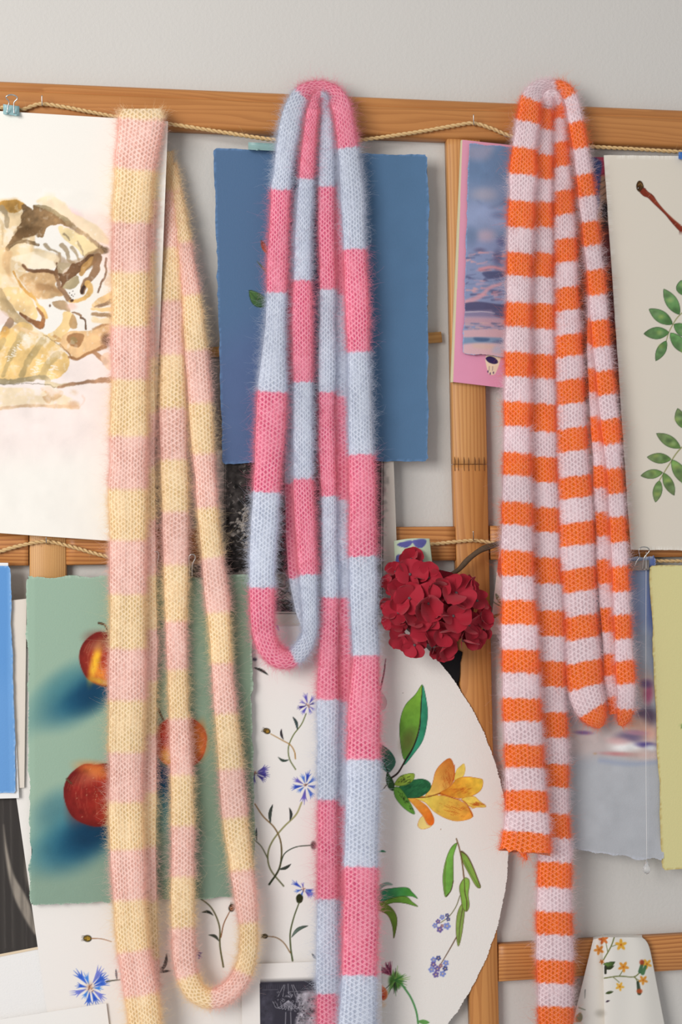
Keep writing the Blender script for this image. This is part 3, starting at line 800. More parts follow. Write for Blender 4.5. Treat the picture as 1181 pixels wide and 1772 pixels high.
def bud(cv, x, y, r, a, c=(196, 150, 60)):
    ux, uy = math.cos(a), math.sin(a)
    cv.blob(x, y, r * 1.05, r * .85, (44, 40, 30), 1, .15, a); cv.blob(x + ux * .6, y + uy * .6, r * .8, r * .62, c, .95, .3, a)
    for j in (-.5, -.2, .15, .5):
        cv.stroke([(x + ux * r * .3 - uy * j * r, y + uy * r * .3 + ux * j * r), (x + ux * r * 1.5 - uy * j * r * 1.2, y + uy * r * 1.5 + ux * j * r * 1.2)], 1.6, .5, (50, 42, 30), .95, .4)
    for j in (-.4, .1, .45):
        cv.stroke([(x - uy * j * r - ux * r * .4, y + ux * j * r - uy * r * .4), (x - uy * j * r + ux * r * .3, y + ux * j * r + uy * r * .3)], .9, .7, (60, 48, 30), .9, .4)

PW = (239, 234, 229)
DKG, OLV, BRN = (52, 60, 48), (112, 118, 66), (150, 110, 60)
# ---- cornflower sheet
cor = Canvas(60, 1070, 620, 1780, PW, 2.0, 18)
cor.leaf(C1((80, 65))[0], C1((190, 120))[0], 5, (52, 54, 50), bend=-2)
cor.blob(441, 1141, 4, 3, (70, 70, 90), .8, .4)
cor.stroke([(478, 1080), (483, 1091)], 4, 1, (70, 80, 170), .95); cor.blob(485, 1123, 5, 5, (190, 140, 90), .7, .5)
# top stem
cor.stroke(C1((465, 400), (430, 480), (370, 560), (335, 650), (345, 735), (388, 808)), 1.8, 2.2, (108, 116, 66), 1, .45)
cor.stroke(C1((205, 548), (290, 595), (350, 630), (380, 680), (387, 730)), 1.4, 2.2, (172, 128, 62), 1, .45)
cor.leaf(C1((400, 520))[0], C1((366, 422))[0], 5, (74, 92, 92), (50, 60, 60), 2.5, ((40, 46, 44), .6))
cor.leaf(C1((300, 592))[0], C1((284, 510))[0], 4.4, (56, 50, 56), bend=-2)
cor.leaf(C1((342, 738))[0], C1((258, 716))[0], 4.6, (58, 72, 64), bend=-4)
bud(cor, *C1((178, 528))[0], 6, math.radians(200))
cornflower(cor, *C1((478, 340))[0], [(-105, 22), (-55, 21), (-150, 17), (165, 20), (125, 20), (70, 17), (35, 16), (-20, 14)], 1, ((104, 96, 190), (116, 112, 196), (140, 130, 205), (66, 56, 140)))
# second flower
cornflower(cor, *C1((462, 925))[0], [(-78, 27), (-108, 22), (-150, 26), (-38, 24), (172, 27), (140, 19), (98, 32), (58, 27), (10, 20)], 2)
cor.stroke(C1((432, 1050), (390, 1140), (300, 1230), (220, 1330), (185, 1430), (205, 1540), (300, 1660)), 3, 2.6, (178, 172, 124), 1, .45, color2=(96, 98, 64))
cor.stroke(C1((90, 1060), (150, 1150), (230, 1230), (275, 1320), (285, 1430), (265, 1540), (195, 1648)), 2, 3.4, (160, 116, 62), 1, .45, color2=(48, 58, 40))
cor.stroke(C1((90, 1325), (140, 1375), (185, 1460)), 1.6, 2.2, (92, 96, 62), 1, .45)
cor.leaf(C1((105, 1330))[0], C1((103, 1235))[0], 4, (74, 84, 80), bend=-1)
cor.leaf(C1((205, 1205))[0], C1((222, 1062))[0], 5.5, (84, 92, 84), (52, 58, 52), -3, ((40, 44, 40), .6))
cor.leaf(C1((345, 1185))[0], C1((340, 1085))[0], 5, (50, 54, 52), bend=3)
cor.stroke(C1((280, 1490), (310, 1420), (390, 1375), (500, 1362)), 1.8, 1.6, (52, 62, 48), 1, .45)
cor.leaf(C1((262, 1538))[0], C1((356, 1498))[0], 5.5, (66, 76, 66), (52, 52, 48), 2.5)
cor.blob(*C1((520, 1362))[0], 5, 7, (72, 62, 58), .95, .4)
# left flower behind the green sheet
cornflower(cor, *C1((88, 835))[0], [(-25, 28), (10, 28), (-5, 25), (35, 24), (95, 20)], 3, ((88, 80, 160), (72, 64, 140)))
# third flower
cornflower(cor, *C2((430, 705))[0], [(-145, 24), (30, 24), (48, 20), (165, 16), (10, 18), (110, 14), (-100, 12)], 4)
cor.poly(C2((392, 745), (410, 728), (428, 745), (420, 772), (398, 774)), (56, 60, 34), 1, .6, .2)
cor.stroke(C2((408, 772), (380, 850), (362, 930), (365, 1010), (374, 1070)), 2, 3, (80, 88, 52), 1, .5)
cor.leaf(C2((368, 952))[0], C2((455, 892))[0], 6, (116, 132, 120), (70, 84, 74), -5, ((48, 56, 48), .7))
cor.stroke(C2((240, 945), (290, 952), (330, 980), (362, 1030)), 1.6, 2, (140, 104, 60), 1, .45)
bud(cor, *C2((232, 945))[0], 5, math.radians(180), (96, 88, 60))
cor.leaf((548, 1660), (540, 1650), 4, (60, 60, 60))
# right of the green sheet's foot
cor.stroke(C6((880, 800), (940, 850), (975, 930), (978, 1020), (993, 1112)), 2.2, 3, (96, 92, 56), 1, .5)
cor.stroke(C6((982, 980), (995, 920), (1020, 868)), 2, 1.6, (130, 82, 46), 1, .45)
bud(cor, *C6((1030, 850))[0], 6.5, math.radians(-75), (158, 92, 44))
cor.leaf(C6((950, 885))[0], C6((895, 870))[0], 5, (62, 66, 58), bend=4)
cor.leaf(C6((975, 1000))[0], C6((925, 970))[0], 5.5, (70, 74, 64), bend=4)
cornflower(cor, *C6((868, 800))[0], [(10, 8), (-20, 8)], 5, ((90, 84, 150),))
cornflower(cor, *C6((872, 1040))[0], [(60, 17), (90, 14), (30, 12)], 6, ((110, 96, 160), (130, 120, 180)))
# lower left
cornflower(cor, *C5((920, 880))[0], [(-130, 40), (-108, 28), (-58, 44), (-38, 40), (-18, 36), (4, 24), (38, 36), (66, 34), (95, 36), (122, 24), (158, 34), (190, 26)], 7, ((62, 104, 206), (78, 140, 226), (118, 130, 214), (56, 98, 204)))
cor.blob(*C5((920, 880))[0], 7, 8, (206, 170, 146), .7, .8)
for k in range(26):
    a, r = RNG.uniform(0, 6.28), RNG.uniform(0, 8)
    x, y = C5((920, 880))[0]
    cor.stroke([(x + r * math.cos(a), y + r * math.sin(a)), (x + r * math.cos(a) + 1.5, y + r * math.sin(a) - 2.5)], 1.2, .6, [(110, 66, 56), (246, 232, 220), (200, 150, 110)][k % 3], .9, .4)
cor.stroke(C5((1090, 820), (1150, 808), (1230, 800)), 2.5, 2, (70, 74, 62), .95)
bud(cor, *C5((895, 378))[0], 7, math.radians(184), (204, 164, 60))
cor.stroke(C5((935, 378), (1040, 382), (1140, 410)), 1.6, 1.2, (160, 110, 70), 1, .45)
cor.leaf(C6((710, 1140))[0], C6((740, 1050))[0], 6, (96, 92, 92), bend=4)
cor.leaf(C6((706, 1138))[0], C6((760, 1130))[0], 4.5, (84, 80, 80), bend=-1)
cor.leaf(C6((520, 1170))[0], C6((515, 1120))[0], 4, (90, 92, 100))
def d_cor(px, py): return 0.0356 + 0.0008 * np.sin(px / 120.0)
tag(sheet('flower_painting', [(-8, 1128), (602, 1058), (604, 1860), (97, 1860)], d_cor, M_PAPER, PW, cor, 10,
          [(100, 190, 1.2), (265, 340, 1.6), (340, 556, 1.2)], [(1076, 1180, 1.6), (1180, 1745, 1.2)], 0, 61, 0.0005),
    'white sheet painted with blue cornflowers, below and behind the green apple sheet', 'painting')
cor = None

# ---- big round watercolour sheet with magnolia, pods and thistle
rnd = Canvas(640, 1100, 860, 1790, (237, 232, 226), 2.0, 24)
BK = (46, 34, 28)
rnd.stroke(C3((247, 0), (236, 70), (215, 160)), 1.6, 3.2, (112, 40, 56), 1, .5); rnd.stroke([(668, 1140), (666, 1154)], 1, 1.6, (112, 40, 56))
rnd.poly(C3((205, 165), (245, 205), (258, 245), (240, 285), (205, 280)), (226, 190, 190), .9, .6, .05, edge=((190, 140, 146), .7))
# tall leaf
rnd.poly(C3((485, 128), (440, 190), (375, 260), (342, 360), (342, 480), (372, 612), (440, 500), (470, 380), (475, 250)), (128, 178, 62), 1, .6, .10, .04, color2=(96, 150, 60), axis=((730, 1200), (700, 1310)), edge=((40, 70, 40), .7), smooth=4)
rnd.blob(*C3((395, 490))[0], 12, 20, (96, 84, 50), .6, .8, .3)
rnd.poly(C3((487, 130), (515, 250), (518, 350), (490, 480), (430, 570), (372, 640), (368, 615), (440, 500), (470, 400), (476, 270)), (56, 148, 112), 1, .6, .14, .05, edge=((28, 74, 60), .7), smooth=4)
rnd.stroke(C3((484, 140), (476, 280), (466, 400), (430, 520), (372, 620), (330, 690), (285, 725)), .8, 3.2, BK, 1, .45)
rnd.poly(C3((200, 515), (260, 535), (305, 590), (310, 640), (270, 690), (235, 670), (200, 640)), (44, 126, 96), 1, .6, .22, .05, edge=((24, 50, 42), .8))
rnd.poly(C3((240, 560), (290, 575), (308, 630), (275, 690), (255, 640)), (84, 96, 84), .6, 2, .1)
rnd.stroke(C3((200, 560), (235, 620), (265, 690), (270, 720)), 1, 2.6, BK, .9)
rnd.poly(C3((260, 690), (285, 720), (305, 760), (300, 805), (270, 790), (252, 740)), (52, 84, 50), 1, .6, .2, edge=((34, 38, 28), .9))
rnd.stroke(C3((255, 770), (235, 795), (205, 812)), 1.6, .8, (60, 44, 40), .9)
# petals
rnd.poly(C3((500, 850), (545, 770), (570, 680), (620, 620), (665, 600), (690, 660), (690, 730), (650, 790), (590, 830)), (238, 196, 96), 1, .6, .05, .04, color2=(210, 120, 48), axis=((738, 1370), (785, 1320)), edge=((176, 70, 26), .7))
rnd.poly(C3((700, 680), (725, 650), (752, 634), (758, 680), (740, 720), (690, 740)), (238, 206, 96), 1, .6, .05, .05, edge=((196, 140, 60), .6))
rnd.poly(C3((430, 850), (560, 835), (660, 845), (760, 890), (808, 970), (720, 1000), (640, 985), (560, 940), (500, 880)), (240, 212, 92), 1, .6, .06, .05, color2=(228, 150, 56), axis=((740, 1380), (822, 1412)), edge=((196, 108, 40), .7))
rnd.poly(C3((590, 825), (660, 780), (700, 735), (760, 716), (840, 725), (872, 740), (860, 800), (800, 840), (720, 855), (650, 840)), (226, 140, 44), 1, .6, .08, .06, color2=(240, 200, 70), axis=((768, 1370), (834, 1350)), edge=((186, 86, 30), .7))
rnd.poly(C3((735, 860), (810, 840), (850, 870), (892, 908), (830, 912), (800, 915)), (240, 206, 92), 1, .6, .06, .06, edge=((190, 110, 44), .7))
rnd.stroke(C3((690, 640), (690, 700), (680, 740)), 1.2, 1.8, (190, 70, 30), .8)
rnd.stroke(C3((600, 822), (680, 852), (760, 880), (808, 970)), 1, 1.4, (168, 56, 22), .9)
g = np.random.default_rng(8)
for k in range(220):
    i = g.integers(0, 4)
    c, sx, sy, ang = ((650, 740), 30, 46, -1.9), ((720, 810), 70, 22, -.4), ((700, 920), 80, 34, .35), ((820, 890), 40, 12, .4)
    (cx, cy), sx, sy, ang = (c, sx, sy, ang)[0][0], (c, sx, sy, ang)[0][1], (c, sx, sy, ang)[0][2], (c, sx, sy, ang)[0][3]
    if i: (cx, cy), sx, sy, ang = [((720, 805), 70, 22, -.4), ((700, 920), 80, 34, .35), ((820, 888), 40, 12, .4)][i - 1]
    x, y = cx + g.normal(0, sx * .55), cy + g.normal(0, sy * .55)
    rnd.stroke(C3((x, y), (x + 22 * math.cos(ang), y + 22 * math.sin(ang))), .7, .4, (178, 74, 24), .55, .4)
rnd.poly(C3((390, 850), (450, 860), (520, 910), (560, 985), (550, 1025), (520, 1020), (490, 970), (440, 910)), (244, 176, 72), 1, .6, .06, .06, color2=(226, 104, 30), axis=((710, 1385), (750, 1425)), edge=((190, 90, 30), .6))
rnd.poly(C3((490, 968), (465, 990), (455, 1030), (480, 1052), (520, 1045), (545, 1028), (515, 1020)), (244, 216, 132), 1, .6, .05, edge=((206, 120, 70), .6))
rnd.stroke(C3((440, 850), (520, 845), (600, 820)), 1.6, 1.2, (110, 44, 22), 1, .45)
rnd.poly(C3((330, 790), (400, 745), (480, 730), (530, 750), (538, 790), (500, 830), (440, 852), (370, 845)), (44, 104, 64), 1, .6, .14, .12, edge=((24, 62, 42), .8))
rnd.poly(C3((308, 770), (340, 715), (400, 695), (435, 700), (425, 740), (380, 770)), (150, 176, 68), 1, .6, .08, .05, edge=((70, 96, 40), .7))
rnd.poly(C3((305, 785), (345, 790), (395, 860), (435, 940), (425, 955), (370, 920), (325, 870), (305, 830)), (106, 160, 62), 1, .6, .08, .05, edge=((40, 90, 44), .8))
for k in range(46):
    if k % 2: x, y, a = g.uniform(330, 415), g.uniform(712, 758), -.5
    else:
        u = g.uniform(.1, .95); x, y, a = 315 + u * 105 + g.uniform(-6, 22) * (1 - u * .5), 800 + u * 140 - g.uniform(0, 20), 1.0
    rnd.stroke(C3((x, y), (x + 10 * math.cos(a), y + 10 * math.sin(a))), 1.1, .6, (36, 44, 24), .9, .4)
for k in range(60):
    x, y = g.uniform(360, 520), g.uniform(755, 838)
    rnd.stroke(C3((x, y), (x + 16, y - 9)), .6, .4, (24, 66, 44), .6, .4)
rnd.blob(*C3((603, 1052))[0], .9, .9, (150, 110, 70), .9, .3); rnd.blob(*C3((360, 182))[0], .6, .6, (90, 80, 70), .9, .3)
rnd.leaf((655, 1474), C4((122, 230))[0], 4, (70, 140, 104), bend=-1.5)
# pods
rnd.stroke(C4((634, 132), (655, 200), (675, 300), (690, 420)), 2.2, 2.6, (120, 92, 58), 1, .45)
rnd.poly(C4((640, 165), (600, 190), (565, 260), (540, 360), (535, 450), (552, 556), (590, 520), (612, 440), (612, 330), (615, 250)), (122, 182, 76), 1, .6, .10, .04, edge=((70, 70, 36), .9))
rnd.stroke(C4((560, 300), (550, 400), (553, 540)), 1.4, 1.2, (104, 110, 50), .8); rnd.stroke(C4((612, 440), (595, 510), (560, 552)), 1.4, 1.4, (70, 50, 34), .9)
rnd.poly(C4((668, 222), (710, 250), (750, 320), (785, 410), (812, 480), (798, 494), (770, 470), (720, 380), (680, 300)), (136, 170, 74), 1, .6, .10, .04, edge=((86, 60, 40), 1.0))
rnd.stroke(C4((668, 224), (715, 260), (760, 350), (810, 480)), 2, 1.6, (92, 62, 44), .9)
rnd.stroke(C4((690, 290), (740, 390), (795, 480)), 1, 1, (70, 92, 40), .8)
rnd.stroke(C4((660, 550), (630, 630), (580, 700), (520, 745)), 1.6, 1.2, (110, 108, 70), 1, .45)
rnd.stroke(C4((635, 850), (590, 930), (540, 1015), (510, 1060)), 2.2, 1.4, (116, 92, 74), 1, .45)
rnd.poly(C4((672, 610), (640, 680), (630, 790), (640, 900), (655, 910), (675, 830), (690, 720), (695, 650)), (140, 166, 82), 1, .6, .10, .04, edge=((92, 68, 48), .9))
rnd.stroke(C4((680, 640), (660, 760), (652, 890)), 1.4, 1.2, (84, 76, 46), .9)
rnd.poly(C4((690, 420), (722, 424), (732, 460), (722, 540), (730, 620), (710, 664), (680, 640), (665, 560), (656, 480)), (134, 176, 74), 1, .6, .10, .04, edge=((86, 60, 44), 1.0))
rnd.stroke(C4((692, 430), (696, 520), (710, 590), (708, 655)), 1.6, 1.6, (80, 56, 40), .9)
# forget-me-nots
def fmn(x, y, r, c):
    for k in range(5):
        a = k * 1.2566 + x
        rnd.blob(x + r * .62 * math.cos(a), y + r * .62 * math.sin(a), r * .48, r * .42, c, .95, .25, a)
    rnd.blob(x, y, r * .25, r * .25, (226, 190, 130), .9, .3)
for (x, y, r, k) in ((530, 706, 4.4, 0), (566, 692, 3.6, 2), (500, 737, 4.2, 1), (478, 766, 4.4, 0), (566, 770, 6, 0), (513, 795, 5.4, 1), (574, 720, 3.6, 2), (530, 768, 3, 3),
                     (468, 1016, 5, 0), (503, 1004, 4.4, 2), (466, 1050, 5, 1), (452, 1088, 5.2, 0), (495, 1082, 5.2, 1), (484, 1124, 5.4, 1), (534, 1118, 5.4, 0), (557, 1040, 5.2, 0), (552, 1080, 4.6, 2), (520, 1060, 3.6, 3)):
    fmn(*C4((x, y))[0], r, [(128, 142, 206), (112, 96, 160), (74, 82, 140), (150, 110, 130)][k])
# lobed leaf at the scarf's edge
rnd.poly(C4((60, 520), (150, 495), (270, 488), (310, 520), (352, 570), (300, 552), (200, 560), (110, 590), (60, 590)), (78, 150, 62), 1, .6, .10, .04, color2=(60, 140, 108), axis=((710, 1545), (660, 1550)), edge=((40, 80, 40), .8))
rnd.poly(C4((100, 590), (200, 556), (270, 555), (310, 590), (352, 628), (260, 605), (180, 600), (110, 615)), (104, 152, 58), 1, .6, .10, .04, edge=((60, 60, 30), .8))
rnd.poly(C4((60, 590), (130, 612), (180, 660), (202, 720), (195, 790), (176, 860), (165, 770), (130, 690), (60, 650)), (108, 140, 54), 1, .6, .10, .04, edge=((80, 66, 36), .9))
rnd.poly(C4((60, 480), (100, 455), (140, 450), (170, 470), (110, 480), (60, 520)), (128, 160, 144), .9, .6, .06)
# thistle
for k in range(60):
    a = g.uniform(-2.9, -1.5); r = g.uniform(10, 27)
    x0, y0 = C4((170, 1130))[0]
    rnd.stroke([(x0 - 3, y0), (x0 - 3 + r * math.cos(a), y0 + r * math.sin(a) * 1.1)], 1.6, .7, [(104, 34, 62), (140, 56, 90), (196, 120, 140), (80, 26, 48)][k % 4], .9, .4)
rnd.blob(*C4((190, 1170))[0], 12, 14, (96, 150, 70), 1, .3, 0, .2, .1)
for k in range(34):
    a = g.uniform(-1.9, 2.6); r = g.uniform(13, 30)
    x0, y0 = C4((185, 1165))[0]
    rnd.stroke([(x0, y0), (x0 + r * math.cos(a), y0 + r * math.sin(a))], 3.2, .5, [(94, 150, 66), (64, 116, 60), (56, 48, 44), (134, 176, 92)][k % 4], .92, .45)
rnd.stroke(C4((235, 1195), (300, 1290), (340, 1390), (355, 1485)), 3.4, 3.2, (88, 150, 90), 1, .5)
rnd.leaf(C4((350, 1465))[0], C4((440, 1475))[0], 8, (104, 160, 84))
rnd.poly([(640, 1705), (656, 1702), (670, 1714), (669, 1728), (655, 1734), (640, 1730)], (228, 106, 58), .9, 1, .1, edge=((240, 180, 130), 1.5))
rnd.blob(662, 1724, 5, 4, (200, 70, 50), .7, .6); rnd.blob(660, 1738, 8, 5, (240, 206, 170), .8, .6)
rnd.poly([(640, 1680), (661, 1680), (661, 1702), (640, 1702)], (150, 144, 142), .7, 1, .05, smooth=1)

def disc(name, cx, cy, r, d, mat, base, cv, rect, step, deckle, seed):
    """round sheet: square grid trimmed to the disc, with a torn rim"""
    xs = axis_lines(cx - r, cx + r, 12, [(rect[0], rect[2], step)]); ys = axis_lines(cy - r, cy + r, 12, [(rect[1], rect[3], step)])
    ys = ys[(ys > cy - r) & (ys < cy + r)]
    n = len(xs)
    half = np.sqrt(np.maximum(r * r - (ys - cy) ** 2, 0)) + deckle * (noise1(len(ys), 9, seed) * .6 + np.random.default_rng(seed).normal(size=len(ys)) * .35)
    # every row keeps its columns; columns beyond the rim slide onto it
    X = np.clip(xs[None, :], (cx - half)[:, None], (cx + half)[:, None]); Y = np.broadcast_to(ys[:, None], X.shape)
    px, py = X.ravel(), Y.ravel()
    V = W(px, py, d); C = np.zeros((len(px), 3)); C[:] = base
    m = (px >= cv.x0) & (px <= cv.x1) & (py >= cv.y0) & (py <= cv.y1)
    C[m] = cv.sample(px[m], py[m])
    Q = grid_quads(len(ys), n)[:, ::-1]
    area = np.abs(X[:-1, 1:] - X[:-1, :-1]) + np.abs(X[1:, 1:] - X[1:, :-1])
    Q = Q[(area.ravel() > 1e-6)]
    Lr = np.concatenate([np.stack([cx + half, ys], 1), np.stack([cx - half, ys], 1)[::-1]])
    F = W(Lr[:, 0], Lr[:, 1], d); Bk = F.copy(); Bk[:, 1] += 0.0012
    n0, k = len(V), len(Lr); a = np.arange(k); b = (a + 1) % k
    Qr = np.stack([n0 + a, n0 + k + a, n0 + k + b, n0 + b], 1)
    V = np.concatenate([V, F, Bk]); C = np.concatenate([C, np.tile(np.asarray(base, float) + 8, (2 * k, 1))])
    return obj(name, mk_mesh(name, V, np.concatenate([Q, Qr]), colors=lin(C), ngons=[n0 + k + a]), mat)
tag(disc('round_flower_painting', 385, 1468, 495, 0.0318, M_ROUGHPAPER, (237, 232, 226), rnd, (656, 1138, 850, 1785), 1.2, 1.4, 71),
    'large round white sheet painted with a yellow magnolia, green pods and a thistle', 'painting')
rnd = None

# ---- sheet with twig and leaf sprays at the right
K5 = conv(1080, 480, 4.2178); K4 = conv(1030, 260, 7.8212)
spr = Canvas(1090, 300, 1290, 910, (222, 214, 200), 2.0, 28)
spr.poly(K4((600, 550), (665, 505), (720, 560), (790, 610), (850, 700), (950, 820), (1060, 930), (1181, 1030), (1500, 1330), (1500, 1430), (1181, 1130), (1050, 990), (960, 880), (880, 800), (800, 725), (720, 645), (660, 620)), (124, 50, 34), 1, .5, .16, .05, edge=((64, 22, 20), .7), smooth=3)
spr.stroke(K4((700, 560), (800, 660), (950, 830), (1200, 1060)), 2, 2.4, (160, 78, 54), .6, 1)
spr.poly(K4((562, 480), (580, 430), (610, 412), (645, 440), (662, 500), (640, 520), (605, 562), (570, 530)), (84, 56, 28), 1, .5, .2, edge=((30, 22, 16), .9))
spr.blob(*K4((590, 512))[0], 2, 2.4, (40, 24, 20), .9, .3); spr.blob(*K4((586, 512))[0], .8, .8, (240, 236, 230), 1, .3); spr.stroke(K4((590, 470), (620, 450), (640, 480)), .8, .8, (186, 150, 90), .8)
for x, y in ((735, 612), (820, 690), (1085, 1000)): spr.stroke(K4((x - 12, y + 16), (x + 18, y - 14)), 1, .8, (196, 150, 120), .5)
ST = (150, 150, 104)
spr.stroke(K5((312, 460), (340, 380), (420, 265), (600, 160)), 1.6, 2.2, ST, 1, .5)
spr.stroke(K5((262, 1480), (330, 1370), (425, 1240), (640, 1080)), 1.8, 2.6, ST, 1, .5)
def sl(a, b, w, c, c2, seed):
    a, b = K5(a)[0], K5(b)[0]
    spr.leaf(a, b, w, c, c2, 0, ((38, 62, 36), .8), None, .16, .06, full=.48)
    g = np.random.default_rng(seed)
    for k in range(4):
        u = g.uniform(.2, .8)
        spr.blob(a[0] + (b[0] - a[0]) * u + g.normal(0, 1.5), a[1] + (b[1] - a[1]) * u + g.normal(0, 1.5), 4.6, 3.4, [(170, 186, 100), (62, 84, 56), (142, 172, 122), (66, 80, 54)][k], (.55, .4, .5, .3)[k], .95)
for i, (a, b, w) in enumerate((((408, 272), (292, 84), 21), ((358, 342), (184, 230), 21), ((332, 402), (146, 412), 21), ((312, 462), (234, 610), 16), ((340, 404), (470, 560), 21), ((366, 342), (500, 430), 21), ((430, 130), (420, 20), 20), ((440, 240), (560, 60), 21), ((500, 220), (640, 330), 21))):
    sl(a, b, w, (88, 132, 76), (110, 142, 96), i)
for i, (a, b, w) in enumerate((((416, 1246), (238, 1138), 19), ((348, 1328), (170, 1312), 18), ((286, 1424), (124, 1448), 16), ((262, 1482), (232, 1642), 16), ((290, 1426), (370, 1592), 17), ((352, 1330), (470, 1520), 21), ((430, 1100), (394, 955), 18), ((470, 1200), (620, 1320), 21), ((480, 1180), (560, 1000), 20))):
    sl(a, b, w, (108, 142, 78), (122, 138, 96), 20 + i)
def d_spr(px, py): return 0.0432 + 0.0016 * np.sin((px - 1046) / 90.0) - 0.001 * np.clip((py - 700) / 250, 0, 1)
tag(sheet('botanical_painting', [(1046, 268), (1330, 272), (1330, 955), (1092, 951)], d_spr, M_PAPER, (222, 214, 200), spr, 8,
          [(1096, 1186, 1.1), (1186, 1290, 2.5)], [(310, 400, 1.1), (480, 880, 1.1)], 0.35, 81, 0.0012, (240, 236, 226)),
    'cream sheet painted with a red-brown twig and sprays of green leaves', 'painting')
spr = None

# ---- print half hidden between the orange scarf and the cream botanical sheet
drk = Canvas(1010, 262, 1110, 780, (176, 140, 116), 1.0, 33)
drk.poly([(1000, 262), (1060, 265), (1060, 300), (1000, 300)], (176, 70, 92), 1, 3, .1)
drk.poly([(1010, 276), (1040, 278), (1041, 300), (1038, 330), (1036, 360), (1010, 366)], (72, 84, 130), 1, 2, .15, .08)
for k in range(9): drk.stroke([(1037, 306 + 12 * k), (1046, 300 + 12 * k), (1060, 290 + 12 * k)], 1, 1, (40, 36, 40), .8)
for y, r in ((360, 7), (372, 6), (395, 9), (420, 8), (450, 10)): drk.blob(1048, y, r * .9, r * 1.3, (40, 38, 46), .85, .6, 0, .2)
drk.poly([(1010, 440), (1110, 430), (1110, 790), (1010, 790)], (120, 66, 66), .95, 10, .25, .1)
for k in range(26): drk.blob(RNG.uniform(1020, 1070), RNG.uniform(460, 660), RNG.uniform(3, 7), RNG.uniform(4, 9), [(60, 42, 48), (150, 86, 80), (96, 52, 56)][k % 3], .6, .7)
tag(sheet('patterned_print', [(985, 270), (1100, 274), (1080, 700), (985, 700)], 0.0372, M_PAPER, (150, 110, 96), drk, 6, [(1010, 1080, 2)], [(270, 660, 2)], 0, 85),
    'dark patterned print half hidden between the orange scarf and the cream botanical sheet', 'print')
drk = None

# ---- pink page and sunset card
pnk = Canvas(775, 235, 930, 680, (226, 156, 178), 2.0, 36)
pnk.poly([(780, 560), (930, 560), (930, 690), (780, 690)], (226, 150, 184), .6, 30, .02)
pnk.poly([(841.5, 616), (866, 614), (865, 628), (860, 642), (856, 648), (848, 648), (844, 640)], (240, 218, 190), 1, .5, .03, smooth=3)
pnk.poly([(841, 620), (848, 616.5), (858, 620), (862.5, 627), (856, 630), (846, 627)], (56, 44, 88), 1, .5, .1)
pnk.stroke([(854, 614), (860, 615), (865, 617)], 2.4, 1.6, (40, 34, 60), 1)
for x, y in ((845, 643), (849, 646.5), (854.5, 645)): pnk.blob(x, y, 1.1, 2.2, (80, 56, 100), .95, .3)
for x in (847.3, 853.2): pnk.stroke([(x, 634), (x - .4, 641)], .8, .8, (90, 70, 90), .8)
book = empty('picture_book_page', W(830, 665, 0.033))
def d_pnk(px, py): return 0.0388 + 0.0006 * np.sin(py / 90.0)
sheet('page', [(801, 242), (930, 256), (930, 678), (785, 661)], d_pnk, M_PAPER, (226, 156, 178), pnk, 8, [(838, 870, 0.9)], [(608, 652, 0.9)], 0, 91, 0.0008, parent=book)
sheet('page_edge', [(798.5, 242.5), (801.5, 242.3), (785.5, 661), (780.5, 661.5)], 0.0384, M_PAPER, (214, 206, 170), None, 6, parent=book, thick=0.004)
tag(book, 'pink page with a small drawn paw, behind the sunset card', 'page')
sun = Canvas(790, 238, 930, 625, (112, 136, 172), 1.5, 39)
hh = np.clip((sun.Y - 248) / 365, 0, 1)[..., None]
sun.a = np.where(hh < .45, np.array((118., 138., 176.)), np.array((128., 142., 184.))) * np.ones_like(sun.a)
def K7(*p): return [(770 + x / 3.938, 230 + y / 3.938) for x, y in p]
sun.poly(K7((150, 90), (460, 80), (460, 300), (150, 330)), (92, 124, 166), .8, 16, .06)
sun.poly(K7((170, 90), (330, 90), (280, 180), (160, 170)), (158, 152, 176), .7, 10, .05)
sun.blob(*K7((270, 420))[0], 20, 11, (172, 164, 180), .7, .8); sun.poly(K7((220, 460), (320, 500), (440, 440), (430, 480), (300, 520)), (92, 112, 150), .8, 4, .1)
sun.poly(K7((150, 480), (430, 520), (430, 640), (150, 640)), (144, 160, 202), .8, 12, .05)
for x, y, rx, ry, c in ((280, 700, 15, 10, (186, 160, 178)), (370, 560, 12, 6, (104, 122, 166)), (180, 710, 10, 16, (100, 122, 160)), (390, 740, 8, 8, (90, 92, 138)), (240, 800, 9, 4, (96, 92, 130)), (365, 850, 8, 13, (86, 84, 126))):
    sun.blob(*K7((x, y))[0], rx, ry, c, .8, .8)
g = np.random.default_rng(14)
for k in range(90):
    y = g.uniform(810, 1160); x = g.uniform(130, 420); ln = g.uniform(20, 80)
    c = [(214, 140, 150), (92, 98, 140), (226, 156, 156), (108, 124, 164), (76, 80, 122), (170, 150, 180)][k % 6]
    dy = g.uniform(-16, 10)
    sun.stroke(K7((x, y), (x + ln * .5, y + dy * .3), (x + ln, y + dy)), g.uniform(1.5, 5), 1, c, .75, 1.2)
sun.poly(K7((260, 950), (380, 940), (440, 940), (440, 960), (360, 990), (290, 990)), (72, 78, 120), .9, 2); sun.stroke(K7((240, 930), (330, 915), (440, 945)), 6, 4, (226, 140, 146), .85, 2)
sun.stroke(K7((130, 1160), (250, 1110), (300, 1060), (380, 1030)), 9, 5, (220, 150, 160), .8, 2)
sun.poly(K7((130, 1165), (230, 1150), (350, 1165), (440, 1175), (440, 1210), (130, 1215)), (74, 72, 110), .95, 1.5, .06)
sun.poly(K7((130, 1215), (440, 1210), (440, 1255), (130, 1250)), (128, 116, 152), .9, 3)
sun.poly(K7((330, 1200), (440, 1195), (440, 1270), (350, 1250)), (76, 78, 118), .8, 3)
sun.stroke(K7((130, 1222), (260, 1218), (340, 1228)), 2.2, 1.5, (196, 180, 196), .8)
